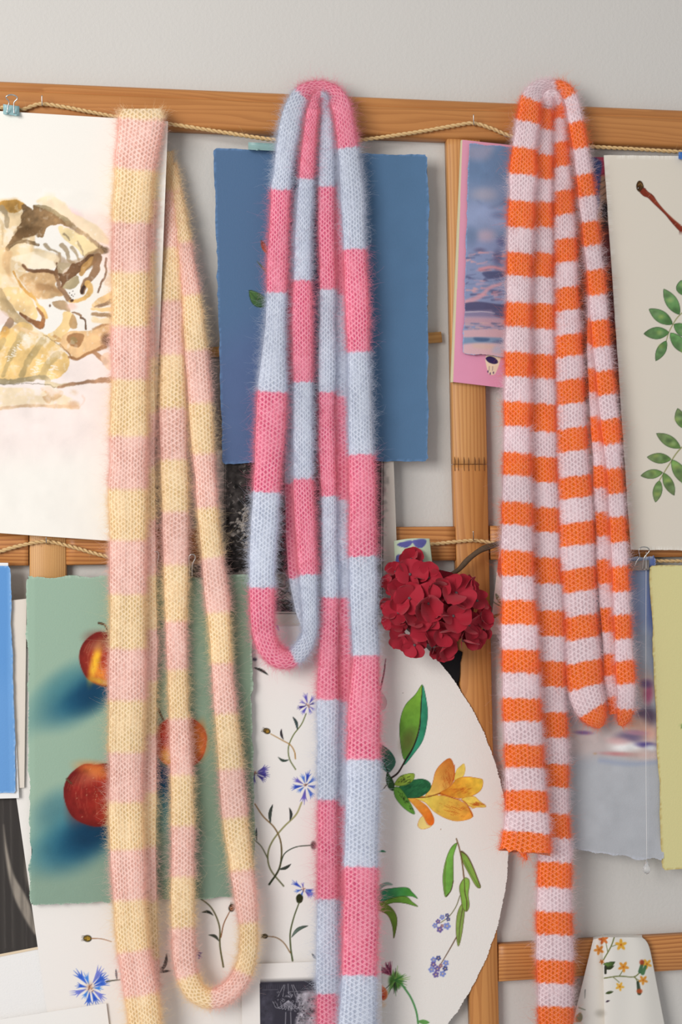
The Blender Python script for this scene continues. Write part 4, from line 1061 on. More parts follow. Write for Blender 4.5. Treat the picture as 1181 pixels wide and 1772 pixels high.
sun.poly(K7((130, 1255), (440, 1270), (440, 1330), (130, 1300)), (196, 146, 160), .9, 4)
for k in range(30):
    y = g.uniform(1295, 1345); x = g.uniform(130, 420)
    sun.stroke(K7((x, y), (x + g.uniform(20, 60), y + g.uniform(-4, 4))), 3, 1.5, [(96, 98, 134), (186, 150, 166), (110, 120, 156), (206, 160, 160)][k % 4], .8, .9)
sun.poly(K7((130, 1345), (440, 1345), (440, 1400), (130, 1395)), (212, 162, 170), .95, 2); sun.poly(K7((130, 1395), (440, 1400), (440, 1440), (130, 1440)), (112, 142, 176), .95, 2)
sun.poly(K7((200, 1395), (300, 1400), (290, 1420), (220, 1420)), (64, 92, 134), .9, 2); sun.blob(*K7((380, 1425))[0], 12, 3.5, (84, 96, 136), .8, .7)
sun.poly(K7((130, 1440), (440, 1445), (440, 1530), (130, 1530)), (222, 172, 176), .95, 3); sun.poly(K7((200, 1440), (330, 1445), (320, 1475), (210, 1465)), (214, 178, 160), .8, 4); sun.poly(K7((350, 1450), (440, 1450), (440, 1500), (330, 1500)), (170, 178, 200), .7, 5)
sun.a = sun.a * .80 + sun.a.mean(-1, keepdims=True) * .14 + np.array([216, 208, 220]) * .06
def d_sun(px, py): return 0.0425 + 0.003 * np.clip((px - 800) / 40, 0, 1) ** .5 - 0.001 * np.sin((py - 250) / 110.0)
tag(sheet('sunset_card', [(813, 248), (935, 258), (930, 622), (802, 612)], d_sun, M_ROUGHPAPER, (120, 140, 176), sun, 3.5,
          [(800, 900, 1.5)], [(248, 618, 1.5)], 1.1, 95, 0.0014, (150, 176, 216)),
    'torn-edged card painted with a blue and pink sunset over water', 'painting')
sun = None

# ---- cloud painting and yellow sheet at lower right
cld = Canvas(955, 960, 1165, 1510, (172, 178, 188), 1.2, 44)
K6 = conv(960, 930, 4.543)
cld.poly([(955, 960), (1165, 960), (1165, 1100), (955, 1120)], (124, 142, 178), .75, 30, .05)
cld.poly([(1125, 960), (1165, 960), (1165, 1190), (1128, 1160)], (84, 102, 160), .8, 8, .05)
cld.poly([(955, 1100), (1130, 1090), (1130, 1190), (955, 1200)], (160, 168, 180), .7, 20, .05)
cld.poly([(955, 1260), (1165, 1245), (1165, 1300), (955, 1310)], (206, 186, 180), .75, 18, .05)
for x, y, rx, ry, c, al in ((720, 1190, 14, 26, (206, 170, 160), .9), (740, 1230, 7, 16, (186, 96, 132), .9), (725, 1150, 10, 7, (106, 84, 130), .8), (740, 1410, 13, 16, (88, 72, 92), .95), (700, 1390, 13, 7, (110, 90, 110), .8),
                            (640, 1470, 22, 12, (222, 180, 160), .9), (730, 1540, 16, 12, (224, 172, 152), .9), (600, 1570, 22, 9, (112, 98, 128), .9), (230, 1535, 14, 3.2, (122, 90, 140), .85), (650, 1535, 18, 4, (190, 140, 160), .8),
                            (550, 1650, 22, 9, (236, 234, 232), .95), (600, 1660, 16, 8, (232, 232, 232), .9), (720, 1630, 16, 4.5, (84, 74, 136), .9), (760, 1655, 9, 5, (220, 222, 228), .9),
                            (500, 1600, 18, 6, (214, 170, 170), .7), (540, 1705, 34, 3.5, (206, 120, 120), .8), (700, 1720, 30, 9, (216, 184, 172), .8), (320, 1700, 3, 2, (190, 150, 110), .6)):
    cld.blob(*K6((x, y))[0], rx, ry, c, al, .75, .05, .08)
cld.poly([(955, 1340), (1165, 1330), (1165, 1510), (955, 1510)], (184, 186, 190), .8, 22, .03)
cld.stroke([(1040, 1316), (1090, 1322), (1140, 1318)], 8, 6, (146, 160, 190), .5, 4)
def d_cld(px, py): return 0.0385 + 0.002 * np.sin((px - 960) / 100.0) + 0.006 * np.clip((py - 1400) / 90, 0, 1) ** 2
clo = sheet('cloud_painting', [(948, 968), (1134, 964), (1148, 1490), (930, 1462)], d_cld, M_ROUGHPAPER, (180, 184, 190), cld, 4, [(980, 1146, 1.6)], [(970, 1330, 1.6)], 2.0, 101, 0.0012, (196, 200, 212))
tag(clo, 'blue-grey torn-edged sheet with painted pink and white clouds behind the orange scarf', 'painting')
yel = Canvas(1110, 960, 1330, 1530, (220, 212, 154), 1.0, 47)
yel.leaf((1186, 1262), (1178, 1253), 5, (80, 130, 60)); yel.stroke([(1184, 1258), (1215, 1290)], 2, 2, (110, 140, 70))
def d_yel(px, py): return 0.0440 + 0.0015 * np.sin((px - 1120) / 80.0)
tag(sheet('yellow_paper', [(1125, 979), (1330, 970), (1330, 1498), (1148, 1505)], d_yel, M_ROUGHPAPER, (220, 212, 154), yel, 4, None, None, 1.0, 105, 0.0014, (192, 168, 104)),
    'pale yellow handmade sheet with a torn left edge, beside the cloud painting', 'paper')
cld = yel = None

# ---- sheets at lower left
ph = Canvas(-120, 1370, 130, 1670, (62, 58, 56), 1.5, 51)
ph.poly(C6((0, 360), (20, 360), (10, 600), (40, 760), (90, 830), (160, 960), (110, 330), (60, 330), (70, 520), (20, 500)), (60, 56, 54), .2, 2)
ph.poly(C6((15, 480), (25, 620), (50, 760), (90, 860), (160, 970), (140, 860), (110, 790), (60, 700), (30, 580)), (158, 148, 136), .95, 2.5, .06)
ph.poly(C6((110, 700), (140, 800), (160, 900), (170, 840), (120, 600)), (132, 122, 112), .7, 5)
for k in range(12): ph.stroke([(-110 + k * 16, 1370), (-104 + k * 16, 1660)], 3, 5, (78, 74, 70), .45, 2.5)
for x in (5, 18, 42): ph.stroke([(x, 1380), (x + 4, 1640)], 1.2, 1.2, (104, 98, 94), .4, .8)
tag(sheet('white_paper', [(-160, 1398), (120, 1360), (150, 1790), (-160, 1830)], 0.0328, M_ROUGHPAPER, (238, 236, 234), None, 8),
    'blank textured white sheet in the bottom left corner, under the dark photograph', 'paper')
pho = empty('photograph', W(0, 1655, 0.0345))
sheet('photo_print', [(-130, 1388), (100, 1364), (130, 1626), (-130, 1676)], 0.0338, M_PAPER, (62, 58, 56), ph, 5, [(0, 80, 1.8)], [(1375, 1660, 1.8)], 0, 111, 0.0004, parent=pho)
sheet('border', [(-130, 1675), (130, 1625), (130, 1630), (-130, 1681)], 0.0337, M_PAPER, (226, 206, 178), None, 8, parent=pho)
tag(pho, 'dark black and white photograph at the left edge, below the bright blue sheet', 'photograph')
tag(sheet('cream_paper', [(-150, 1058), (46, 1036), (42, 1363), (-150, 1375)], 0.0400, M_PAPER, (226, 216, 204), None, 8),
    'plain cream sheet showing as a narrow strip between the bright blue and green sheets', 'paper')
bl2 = Canvas(-120, 965, 45, 1390, (96, 148, 206), 1.2, 53)
bl2.poly([(14, 965), (21, 965), (26, 1380), (17, 1380)], (120, 170, 224), .7, 2.5, .04); bl2.poly([(-120, 1150), (30, 1200), (30, 1390), (-120, 1390)], (110, 158, 212), .5, 40)
bsh = empty('blue_card', W(0, 1378, 0.042))
sheet('backing', [(-150, 972), (14, 974), (33, 1381), (-150, 1386)], 0.0420, M_PAPER, (238, 236, 234), None, 8, parent=bsh)
def d_bl2(px, py): return 0.0440 + 0.001 * np.sin(px / 14.0)
sheet('painted_sheet', [(-150, 976), (18, 980), (28, 1372), (-150, 1377)], d_bl2, M_ROUGHPAPER, (96, 148, 206), bl2, 4, None, None, 1.0, 115, 0.0012, (150, 186, 226), parent=bsh)
tag(bsh, 'bright blue torn-edged sheet on white backing at the left edge', 'paper')
tag(sheet('plain_card', [(-160, 1789), (184, 1736), (196, 1830), (-160, 1880)], 0.0400, M_PAPER, (240, 237, 233), None, 8),
    'blank white card at the bottom edge, left of the cream and pink scarf', 'paper')
# chandelier print
chd = Canvas(450, 1696, 562, 1790, (58, 56, 66), 3.0, 57)
chd.poly([(452, 1700), (470, 1700), (472, 1790), (452, 1790)], (74, 72, 84), .6, 5, .1, .2)
chd.poly(conv(400, 1640, 2.9525)((340, 240), (440, 230), (440, 400), (330, 400), (350, 320)), (168, 164, 172), .85, 4, .15, .3)
g = np.random.default_rng(17)
Z = conv(400, 1640, 2.9525)
for k in range(26): chd.stroke(Z((160 + k * 11, 190), (160 + k * 11 + g.uniform(-3, 3), 210)), .5, .5, (110, 108, 118), .5, .4)
chd.stroke(Z((300, 225), (440, 222)), 1.2, 1.2, (150, 148, 156), .7); chd.stroke(Z((160, 216), (240, 214)), .8, .8, (120, 118, 128), .7)
for a, b in (((270, 190), (240, 250)), ((275, 190), (265, 250)), ((292, 185), (295, 250)), ((310, 190), (330, 250)), ((318, 190), (345, 240))): chd.stroke(Z(a, b), .8, .8, (176, 174, 182), .85, .35)
for k in range(70):
    x, y = g.uniform(212, 375), g.uniform(225, 328)
    if abs(x - 293) > 85 - abs(y - 285) * .5: continue
    r = g.uniform(3, 9)
    chd.stroke(Z((x - r, y), (x, y + r), (x + r, y), (x, y - r * .7)), .6, .6, [(176, 174, 184), (24, 24, 32)][k % 2], .85, .35)
for k in range(-4, 5):
    chd.stroke(Z((293, 270), (293 + k * 14, 320 - abs(k) * 3), (293 + k * 20, 275 + (k % 2) * 10)), .9, .8, (178, 176, 186), .8, .35)
chd.stroke(Z((280, 330), (278, 400)), 1.2, 1.2, (170, 168, 176), .8); chd.stroke(Z((305, 330), (307, 400)), 1.2, 1.2, (170, 168, 176), .8)
for k in range(60):
    x, y = g.uniform(330, 440), g.uniform(265, 400); chd.blob(*Z((x, y))[0], 1.3, 1.0, [(40, 40, 50), (190, 188, 194)][k % 2], .7, .5)
tag(sheet('chandelier_print', [(418, 1669), (660, 1660), (664, 1850), (420, 1850)], 0.0410, M_PAPER, (240, 235, 230), chd, 8,
          [(448, 560, 0.9)], [(1698, 1782, 0.9)], 0, 121, 0.0006),
    'white card with a dark print of a chandelier at the bottom edge', 'print')
chd = None

# ---- poppy card peeping out left of the orange scarf
pop = Canvas(840, 930, 900, 1090, (226, 208, 200), 2.0, 61)
for k in range(9): pop.stroke([(866, 970 + k * 3), (861 + (k % 2) * 2, 968 + k * 3.4)], 1.6, .5, (176, 50, 44), .9)
pop.poly([(864, 966), (900, 960), (900, 1000), (866, 1000)], (190, 60, 50), .9, 1)
pop.leaf((851, 1030), (854, 990), 6, (130, 130, 80)); pop.stroke([(848, 1034), (858, 1044), (880, 1056)], 1.4, 1.4, (84, 110, 70)); pop.leaf((868, 1046), (858, 1026), 7, (120, 122, 90)); pop.leaf((866, 1062), (845, 1072), 6, (150, 120, 90)); pop.stroke([(864, 1094), (860, 1098)], 1, 1, (180, 60, 50))
tag(sheet('poppy_card', [(867, 935), (930, 935), (930, 1098), (848, 1098)], 0.0400, M_PAPER, (226, 208, 200), pop, 6, [(848, 890, 1)], [(950, 1096, 1)]),
    'white card with painted red and green bits beside the red flower head', 'card')
# ------------------------------------------------------------------ scarves
def mat_knit(name):
    """knitted mohair: stripe colour from Col; stitches from the UV map, whose unit is one stitch"""
    t = NT(name)
    sep = t.n('ShaderNodeSeparateXYZ'); t.l(t.uv(), sep.inputs[0])
    u, v = sep.outputs[0], sep.outputs[1]
    wob = t.noise(t.mapping(t.uv(), (0.30, 0.42, 1)), 1.0, 2)
    wo2 = t.noise(t.mapping(t.uv(), (1.1, 1.3, 1)), 1.0, 1)
    u = t.math('ADD', t.math('MULTIPLY_ADD', wob, 0.9, u), t.math('MULTIPLY', wo2, 0.28))
    i = t.math('FLOOR', u)
    fu = t.math('SUBTRACT', t.math('SUBTRACT', u, i), 0.5)
    odd = t.math('MODULO', t.math('ABSOLUTE', i), 2.0)
    ph = t.math('FRACT', t.math('ADD', t.math('MULTIPLY_ADD', odd, 0.5, v), t.math('MULTIPLY', wob, 0.8)))
    hw = t.math('MULTIPLY', t.math('POWER', t.math('SINE', t.math('MULTIPLY', t.math('POWER', ph, 1.25), math.pi)), 0.9), 0.53)
    dd = t.math('SUBTRACT', hw, t.math('ABSOLUTE', fu))
    hole = t.sstep(dd, 0.10, 0.34)
    line = t.math('MULTIPLY', t.sstep(dd, -0.22, -0.02), t.sstep(dd, 0.16, 0.04))
    fuzz = t.noise(t.mapping(t.uv(), (0.13, 0.17, 1)), 1.0, 3)
    keep = t.sstep(fuzz, 0.66, 0.38, 0.25, 1.0)
    hole = t.math('MULTIPLY', hole, keep)
    col = t.attr()
    hsv = t.n('ShaderNodeHueSaturation'); t.l(col, hsv.inputs['Color']); hsv.inputs['Saturation'].default_value = 1.28; hsv.inputs['Value'].default_value = 0.80  # stitch gaps: shade put into the yarn colour
    hs2 = t.n('ShaderNodeHueSaturation'); t.l(col, hs2.inputs['Color']); hs2.inputs['Saturation'].default_value = 0.80; hs2.inputs['Value'].default_value = 1.26  # yarn lines: highlight put into the yarn colour
    fine = t.noise(t.mapping(t.uv(), (2.2, 2.6, 1)), 1.0, 3)
    c = t.mix(t.math('MULTIPLY', line, 0.75), col, hs2.outputs[0])
    c = t.mix(hole, c, hsv.outputs[0])
    h = t.math('MULTIPLY_ADD', hole, -1.0, t.math('MULTIPLY', fine, 0.5))
    t.bump(h, 0.5, 0.0014)
    t.b.inputs['Sheen Weight'].default_value = 0.25
    t.b.inputs['Sheen Roughness'].default_value = 0.6
    t.base(c, 0.95, 0, 0.05)
    tr = t.n('ShaderNodeBsdfTranslucent'); t.l(col, tr.inputs[0])
    mx = t.n('ShaderNodeMixShader'); mx.inputs[0].default_value = 0.13
    t.l(t.b.outputs[0], mx.inputs[1]); t.l(tr.outputs[0], mx.inputs[2]); t.l(mx.outputs[0], t.out.inputs['Surface'])
    return t.m

def mat_fuzz(name):
    t = NT(name)
    c = t.attr()
    dif = t.n('ShaderNodeBsdfDiffuse'); tr = t.n('ShaderNodeBsdfTranslucent'); mx = t.n('ShaderNodeMixShader')
    t.l(c, dif.inputs[0]); t.l(c, tr.inputs[0]); mx.inputs[0].default_value = 0.4
    t.l(dif.outputs[0], mx.inputs[1]); t.l(tr.outputs[0], mx.inputs[2]); t.l(mx.outputs[0], t.out.inputs['Surface'])
    t.t.nodes.remove(t.b)
    return t.m

M_KNIT, M_FUZZ = mat_knit('mohair_knit'), mat_fuzz('mohair_fibre')
MPP = DIST / F_PX                        # metres per pixel at the wall
ST_W, ST_H = 5.2, 8.4                    # stitch in pixels

class Scarf:
    def __init__(s, loc, colA, colB, seed, blend=3.0):
        s.blend = blend
        s.root = empty('knitted_scarf', loc)
        s.cols = np.array([lin(colA), lin(colB)]); s.seed = seed; s.hair = []; s.k = 0
    def strand(s, segs, bounds, first, th=0.36, slant=0.0, n_around=26, ragged_end=False, sig=7, dens=1.0, bulge=0.0, cap0=0.0, cap1=0.0):
        """segs: list of point lists (x, y, halfwidth, depth) run one after another; bounds: (segment, y or (x, y)) where the stripe changes; first: 0/1 colour at the start"""
        s.k += 1; sd = s.seed * 100 + s.k
        pts = np.array([p for sg in segs for p in sg], float); sid = np.array([i for i, sg in enumerate(segs) for p in sg])
        dl = np.linalg.norm(np.diff(pts[:, :2], axis=0), axis=1); cum = np.concatenate([[0], np.cumsum(dl)])
        n = int(cum[-1] / 2.0) + 2
        q = np.linspace(0, cum[-1], n)
        A = np.stack([smooth1(np.interp(q, cum, pts[:, i]), sig) for i in range(4)], 1)
        seg_of = np.round(np.interp(q, cum, sid)).astype(int)
        x, y, hw, d = A.T
        hw = hw * (1 + 0.035 * noise1(n, 22, sd)) + 0.35 * noise1(n, 7, sd + 1)
        x = x + 0.5 * noise1(n, 30, sd + 2)
        dl = np.hypot(np.diff(x), np.diff(y)); arc = np.concatenate([[0], np.cumsum(dl)])
        Tx, Ty = np.gradient(x), np.gradient(y); ln = np.hypot(Tx, Ty) + 1e-9; Tx, Ty = Tx / ln, Ty / ln
        Nx, Ny = -Ty, Tx
        m = n_around
        a = np.linspace(0, 2 * np.pi, m, endpoint=False) + 0.02
        ca, sa = np.cos(a), np.sin(a)
        ex = np.sign(ca) * np.abs(ca) ** 0.8; ez = np.sign(sa) * np.abs(sa) ** 0.9
        tm = th * hw * MPP                                     # half thickness in metres
        if cap0: tm = tm * np.sqrt(np.clip(arc / cap0, 0.02, 1) * (2 - np.clip(arc / cap0, 0.02, 1)))
        if cap1: tm = tm * np.sqrt(np.clip((arc[-1] - arc) / cap1, 0.02, 1) * (2 - np.clip((arc[-1] - arc) / cap1, 0.02, 1)))
        lump = 1 + 0.10 * noise1(n, 26, sd + 3)
        PX = x[:, None] + (Nx * hw)[:, None] * ex; PY = y[:, None] + (Ny * hw)[:, None] * ex
        crease = 0.0
        if bulge: crease = -bulge * np.exp(-((ex[None, :] - 0.25 * noise1(n, 60, sd + 5)[:, None]) / .3) ** 2) * (sa > 0)[None, :] * tm[:, None]
        D = d[:, None] + (tm * lump)[:, None] * ez + crease
        if ragged_end:
            PY[-1] += np.random.default_rng(sd).normal(0, 1.6, m)
        V = W(PX, PY, D)
        peri = np.concatenate([[0], np.cumsum(np.hypot(np.diff(ex) * 1.0, np.diff(ez) * th))])
        U = (hw.mean() * peri)[None, :] / ST_W * np.ones((n, 1)); Vv = np.repeat((arc / ST_H)[:, None], m, 1)
        # stripes
        bs = []
        for sg, b in bounds:
            ok = np.where(seg_of == sg)[0]
            e = np.abs(y[ok] - b) if np.isscalar(b) else np.hypot(x[ok] - b[0], y[ok] - b[1])
            bs.append(arc[ok[np.argmin(e)]])
        bs = np.sort(np.array(bs))
        g = np.random.default_rng(sd + 9)
        s_eff = arc[:, None] + slant * hw[:, None] * ex[None, :] + 1.1 * np.sin(U * 2 * np.pi * .5) + 0.6 * g.normal(size=(n, m))
        par = np.zeros((n, m)) + first
        for b in bs:
            par = par + np.clip((s_eff - b) / s.blend + .5, 0, 1) * np.where(np.round(par).max() < 0, 0, 1)
        # par counts stripes; turn it into a triangle wave
        tri = np.abs(((par + 1) % 2) - 1)
        C = s.cols[0] * (1 - tri[..., None]) + s.cols[1] * tri[..., None]
        C = C * (1 + 0.05 * noise1(n, 40, sd + 6))[:, None, None]
        Q = grid_quads(n, m, 0, True)
        # seam column repeated for a clean UV
        Vf = V.reshape(-1, 3)
        cen0, cen1 = W(x[0], y[0], d[0]), W(x[-1], y[-1], d[-1])
        nv = len(Vf)
        T = [[nv, j, (j + 1) % m] for j in range(m)] + [[nv + 1, (n - 1) * m + (j + 1) % m, (n - 1) * m + j] for j in range(m)]
        Vf = np.concatenate([Vf, [cen0, cen1]])
        # outward winding
        p, r1, r2 = V[n // 2, 6], V[n // 2, 7], V[n // 2 + 1, 6]
        nr = np.cross(r1 - p, r2 - p); outw = p - V[n // 2].mean(0)
        if np.dot(nr, outw) < 0: Q = Q[:, ::-1]; T = [t[::-1] for t in T]
        Cf = np.concatenate([C.reshape(-1, 3), [C[0].mean(0), C[-1].mean(0)]])
        Uf = np.concatenate([np.stack([U, Vv], -1).reshape(-1, 2), [[0, 0], [0, 0]]])
        obj('fold', mk_mesh('fold', Vf, Q, np.array(T), colors=Cf, uv=Uf), M_KNIT, s.root)
        # fibres
        L = arc[-1]
        wid = hw.mean() / 22.0
        for cnt, l0, l1, rad, stand in ((int(L * 9.0 * wid * dens), 3.0, 7.0, 0.000085, .9), (int(L * 6.5 * dens), 6.0, 14.0, 0.00008, .8), (int(L * 1.3 * dens), 13.0, 25.0, 0.00007, .65)):
            i = g.integers(0, n, cnt); aa = g.uniform(-0.35, np.pi + .35, cnt)
            side = g.random(cnt) < .45; aa = np.where(side, np.where(g.random(cnt) < .5, 0, np.pi) + g.normal(0, .32, cnt), aa)     # the halo is densest at the edges
            j = np.clip(((aa % (2 * np.pi)) / (2 * np.pi) * m).astype(int), 0, m - 1)
            root = V[i, j]
            na = np.stack([Nx[i] * np.cos(aa), -np.sin(aa) * 1.0, -Ny[i] * np.cos(aa)], 1)
            tg = np.stack([Tx[i], np.zeros(cnt), -Ty[i]], 1)
            dr = na * stand + tg * g.normal(0, .75, cnt)[:, None] + g.normal(0, .28, (cnt, 3))
            dr /= np.linalg.norm(dr, axis=1)[:, None]
            ln = g.uniform(l0, l1, cnt)[:, None] * MPP
            curl = g.normal(0, .5, (cnt, 3)); curl2 = g.normal(0, .6, (cnt, 3))
            p1 = root + dr * ln * .34
            p2 = p1 + (dr + curl * .8) * ln * .33
            p3 = p2 + (dr + curl + curl2) * ln * .33
            K = np.stack([root - dr * .0006, p1, p2, p3], 1)
            K[..., 1] = np.minimum(K[..., 1], -0.003)
            hc = np.clip(C[i, j] * .89 + .11 * np.array([.95, .93, .92]), 0, 1)
            s.hair.append((K, hc, np.full(cnt, rad)))
    def finish(s, label):
        K = np.concatenate([h[0] for h in s.hair]); C = np.concatenate([h[1] for h in s.hair]); R = np.concatenate([h[2] for h in s.hair])
        n = len(K)
        cu = bpy.data.hair_curves.new('mohair_fuzz')
        cu.add_curves([4] * n)
        cu.attributes['position'].data.foreach_set('vector', K.astype(np.float32).ravel())
        ra = cu.attributes.get('radius') or cu.attributes.new('radius', 'FLOAT', 'POINT')
        ra.data.foreach_set('value', (R[:, None] * np.array([1.0, .9, .7, .3])).astype(np.float32).ravel())
        ca = cu.attributes.new('Col', 'FLOAT_COLOR', 'CURVE')
        ca.data.foreach_set('color', np.concatenate([C, np.ones((n, 1))], 1).astype(np.float32).ravel())
        cu.materials.append(M_FUZZ)
        o = obj('mohair_fuzz', cu, None, s.root); o['kind'] = 'stuff'
        tag(s.root, label, 'scarf')
        print('fibres', n)

def rows(lst, d0, d1=None, rev=False):
    """(y, left, right) rows -> path points, depth running d0 to d1"""
    if isinstance(d0, list):
        P = [((l + r) / 2, y, (r - l) / 2, float(np.interp(y, [q[0] for q in d0], [q[1] for q in d0]))) for y, l, r in lst]
        return P[::-1] if rev else P
    d1 = d0 if d1 is None else d1
    y0, y1 = lst[0][0], lst[-1][0]
    P = [((l + r) / 2, y, (r - l) / 2, d0 + (d1 - d0) * (y - y0) / max(1e-6, y1 - y0)) for y, l, r in lst]
    return P[::-1] if rev else P
def bl(seg, ys): return [(seg, y) for y in ys]

# ---- pink and blue scarf
sc = Scarf(W(552, 160, 0.034), (247, 148, 172), (214, 221, 236), 2)
# back layers
sc.strand([rows([(240, 578, 590), (300, 578, 592), (540, 579, 601), (700, 578, 606), (900, 579, 608), (1100, 581, 613), (1300, 583, 606), (1500, 582, 602), (1700, 582, 598), (1900, 582, 596)], 0.047, 0.050)],
          bl(0, [345, 510, 685, 865, 1035, 1215, 1395, 1560, 1725]), 1, dens=.5)
sc.strand([rows([(330, 510, 524), (450, 500, 518), (560, 496, 514), (700, 495, 514), (830, 494, 514), (900, 494, 516), (1000, 500, 524), (1060, 512, 534), (1090, 524, 540)], 0.048, 0.052)],
          bl(0, [488, 665, 836, 1001]), 1, dens=.5)
# inner pair: second and third folds meet at the peg
S2 = [(188, 534, 551), (200, 530, 550), (260, 521, 545), (310, 517, 542), (400, 511, 538), (485, 508, 538), (540, 506, 541), (600, 508, 541), (660, 509, 541), (740, 508, 541), (828, 508, 540), (900, 511, 545), (940, 513, 547), (995, 518, 549), (1040, 521, 550), (1080, 524, 550)]
S3 = [(188, 556, 572), (200, 556, 575), (260, 554, 578), (323, 552, 579), (400, 552, 580), (500, 554, 581), (600, 553, 581), (680, 552, 580), (780, 553, 581), (860, 556, 582), (960, 557, 584), (1034, 556, 586), (1100, 553, 585), (1210, 550, 586), (1380, 549, 584), (1550, 549, 585), (1720, 548, 586), (1772, 549, 588), (1900, 549, 590)]
Lr = [(165, 498, 530), (200, 487, 523), (260, 478, 512), (327, 470, 501), (420, 465, 499), (505, 463, 496), (600, 457, 495), (677, 448, 496), (740, 443, 494), (850, 439, 484), (900, 437, 481), (960, 433, 476), (1017, 432, 474), (1060, 433, 474)]
Rr = [(176, 574, 605), (200, 578, 612), (254, 586, 619), (330, 589, 630), (430, 595, 633), (540, 598, 639), (610, 602, 640), (700, 603, 642), (785, 605, 646), (860, 604, 650), (960, 604, 652), (1060, 607, 653), (1135, 611, 656), (1220, 605, 657), (1315, 601, 657), (1400, 598, 656), (1500, 596, 655), (1600, 594, 655), (1690, 592, 652), (1772, 587, 649), (1900, 584, 646)]
sc.strand([rows(S3, 0.053, 0.058, True), [(563, 172, 8, .056), (560, 162, 7.5, .056), (554, 158, 7, .056), (548, 163, 7.5, .056), (544, 176, 8.5, .058)], rows(S2[:1], .060, .060)], [(1, (556, 158))] + bl(0, [1720, 1557, 1384, 1210, 1035, 858, 678, 500, 323]), 0, sig=5)
loop = [(455.5, 1090, 20, .073), (461, 1115, 19, .072), (472, 1133, 18, .070), (487, 1143, 17, .068), (503, 1142, 16, .066), (517, 1132, 15, .064), (529, 1116, 14, .063), (536, 1100, 13, .062)]
sc.strand([rows(Rr, 0.064, 0.084, True), [(584, 166, 15, .052), (574, 157, 14.5, .047), (562, 153, 13.5, .044), (549, 152, 13.5, .044), (535, 155, 14.5, .046), (522, 161, 16, .050)], rows(Lr[1:], 0.058, 0.078), loop, rows(S2, 0.060, 0.066, True)],
          bl(0, [1688, 1500, 1315, 1135, 963, 787, 608, 430, 256]) + [(1, (520, 163))] + bl(2, [328, 505, 677, 852, 1017]) + [(3, (509, 1141))] + bl(4, [995, 828, 660, 485, 310]), 1, sig=5)
sc.finish('fuzzy pink and light-blue wide-striped scarf hung over the top rail in the middle')

# ---- cream and pale pink scarf
sc = Scarf(W(245, 190, 0.034), (251, 224, 180), (250, 208, 195), 1, 8.0)
F3 = [(285, 291, 303), (330, 298, 315), (400, 305, 327), (480, 313, 341), (600, 321, 358), (700, 327, 368), (800, 335, 372), (880, 342, 377), (960, 349, 387), (1040, 356, 397), (1110, 364, 400), (1180, 368, 402), (1260, 374, 413), (1300, 377, 419), (1360, 380, 424), (1430, 388, 429), (1500, 400, 437), (1560, 408, 444), (1600, 414, 447), (1640, 414, 447)]
F2 = [(262, 285, 297), (330, 288, 303), (400, 285, 310), (480, 281, 316), (520, 281, 317), (600, 278, 320), (700, 276, 322), (800, 277, 325), (880, 281, 326), (980, 284, 324), (1060, 287, 322), (1160, 290, 324), (1240, 292, 328), (1300, 294, 331), (1350, 297, 333), (1430, 297, 335), (1520, 296, 335), (1600, 297, 336), (1660, 301, 338)]
lp = [(323, 1685, 18, .066), (331, 1708, 18, .067), (345, 1724, 17, .068), (363, 1730, 17, .069), (382, 1727, 17, .069), (401, 1713, 17, .068), (416, 1694, 17, .067), (425, 1670, 17, .066)]
sc.strand([rows(F3, [(285, .033), (500, .044), (930, .058), (1640, .066)]), [(425, 1672, 16.5, .066), (416, 1694, 17, .067), (401, 1713, 17, .068), (382, 1727, 17, .069), (363, 1731, 17, .068), (345, 1725, 17, .067), (331, 1708, 18, .066), (323, 1685, 18, .064)], rows(F2, [(262, .032), (500, .042), (930, .057), (1660, .064)], None, True)],
          bl(0, [420, 510, 605, 698, 785, 880, 965, 1060, 1148, 1236, 1330, 1415, 1505, 1597]) + [(1, (423, 1684)), (1, (366, 1731)), (1, (324, 1690))] + bl(2, [1605, 1518, 1430, 1341, 1243, 1160, 1075, 978, 885, 795, 705, 613, 520, 428, 330]), 0, sig=5)
sc.strand([rows([(300, 246, 270), (380, 246, 268), (470, 246, 266), (560, 246, 267), (657, 246, 267), (760, 246, 268), (870, 246, 269), (935, 248, 269), (1020, 248, 271), (1120, 248, 272), (1220, 246, 271), (1300, 245, 270), (1400, 244, 270), (1480, 244, 270), (1560, 246, 272), (1640, 252, 274), (1720, 260, 276), (1900, 264, 284)], 0.054, 0.062)],
          bl(0, [345, 435, 530, 620, 715, 808, 900, 995, 1090, 1180, 1272, 1370, 1465, 1560, 1660, 1740]), 0, dens=.6)
sc.strand([[(245, 188, 31, .050), (245, 191, 36, .054), (245, 196, 38.5, .058)], rows([(204, 206, 284), (230, 203, 281), (260, 201, 272), (295, 198, 266), (380, 195, 259), (470, 193, 257), (560, 193, 256), (657, 192, 255), (745, 191, 254), (850, 190, 253), (935, 190, 252), (1020, 191, 252), (1120, 190, 252), (1220, 191, 251), (1300, 189, 249), (1400, 189, 248), (1480, 193, 248), (1560, 197, 251), (1640, 203, 258), (1720, 216, 272), (1772, 222, 279), (1900, 226, 286)], 0.060, 0.080)],
          bl(1, [206, 293, 385, 470, 565, 657, 755, 847, 935, 1028, 1122, 1212, 1302, 1388, 1470, 1558, 1645, 1722]), 0, th=.26, bulge=.25, cap0=18, sig=4)
sc.finish('fuzzy cream and pale pink striped scarf hanging over the tiger watercolour')

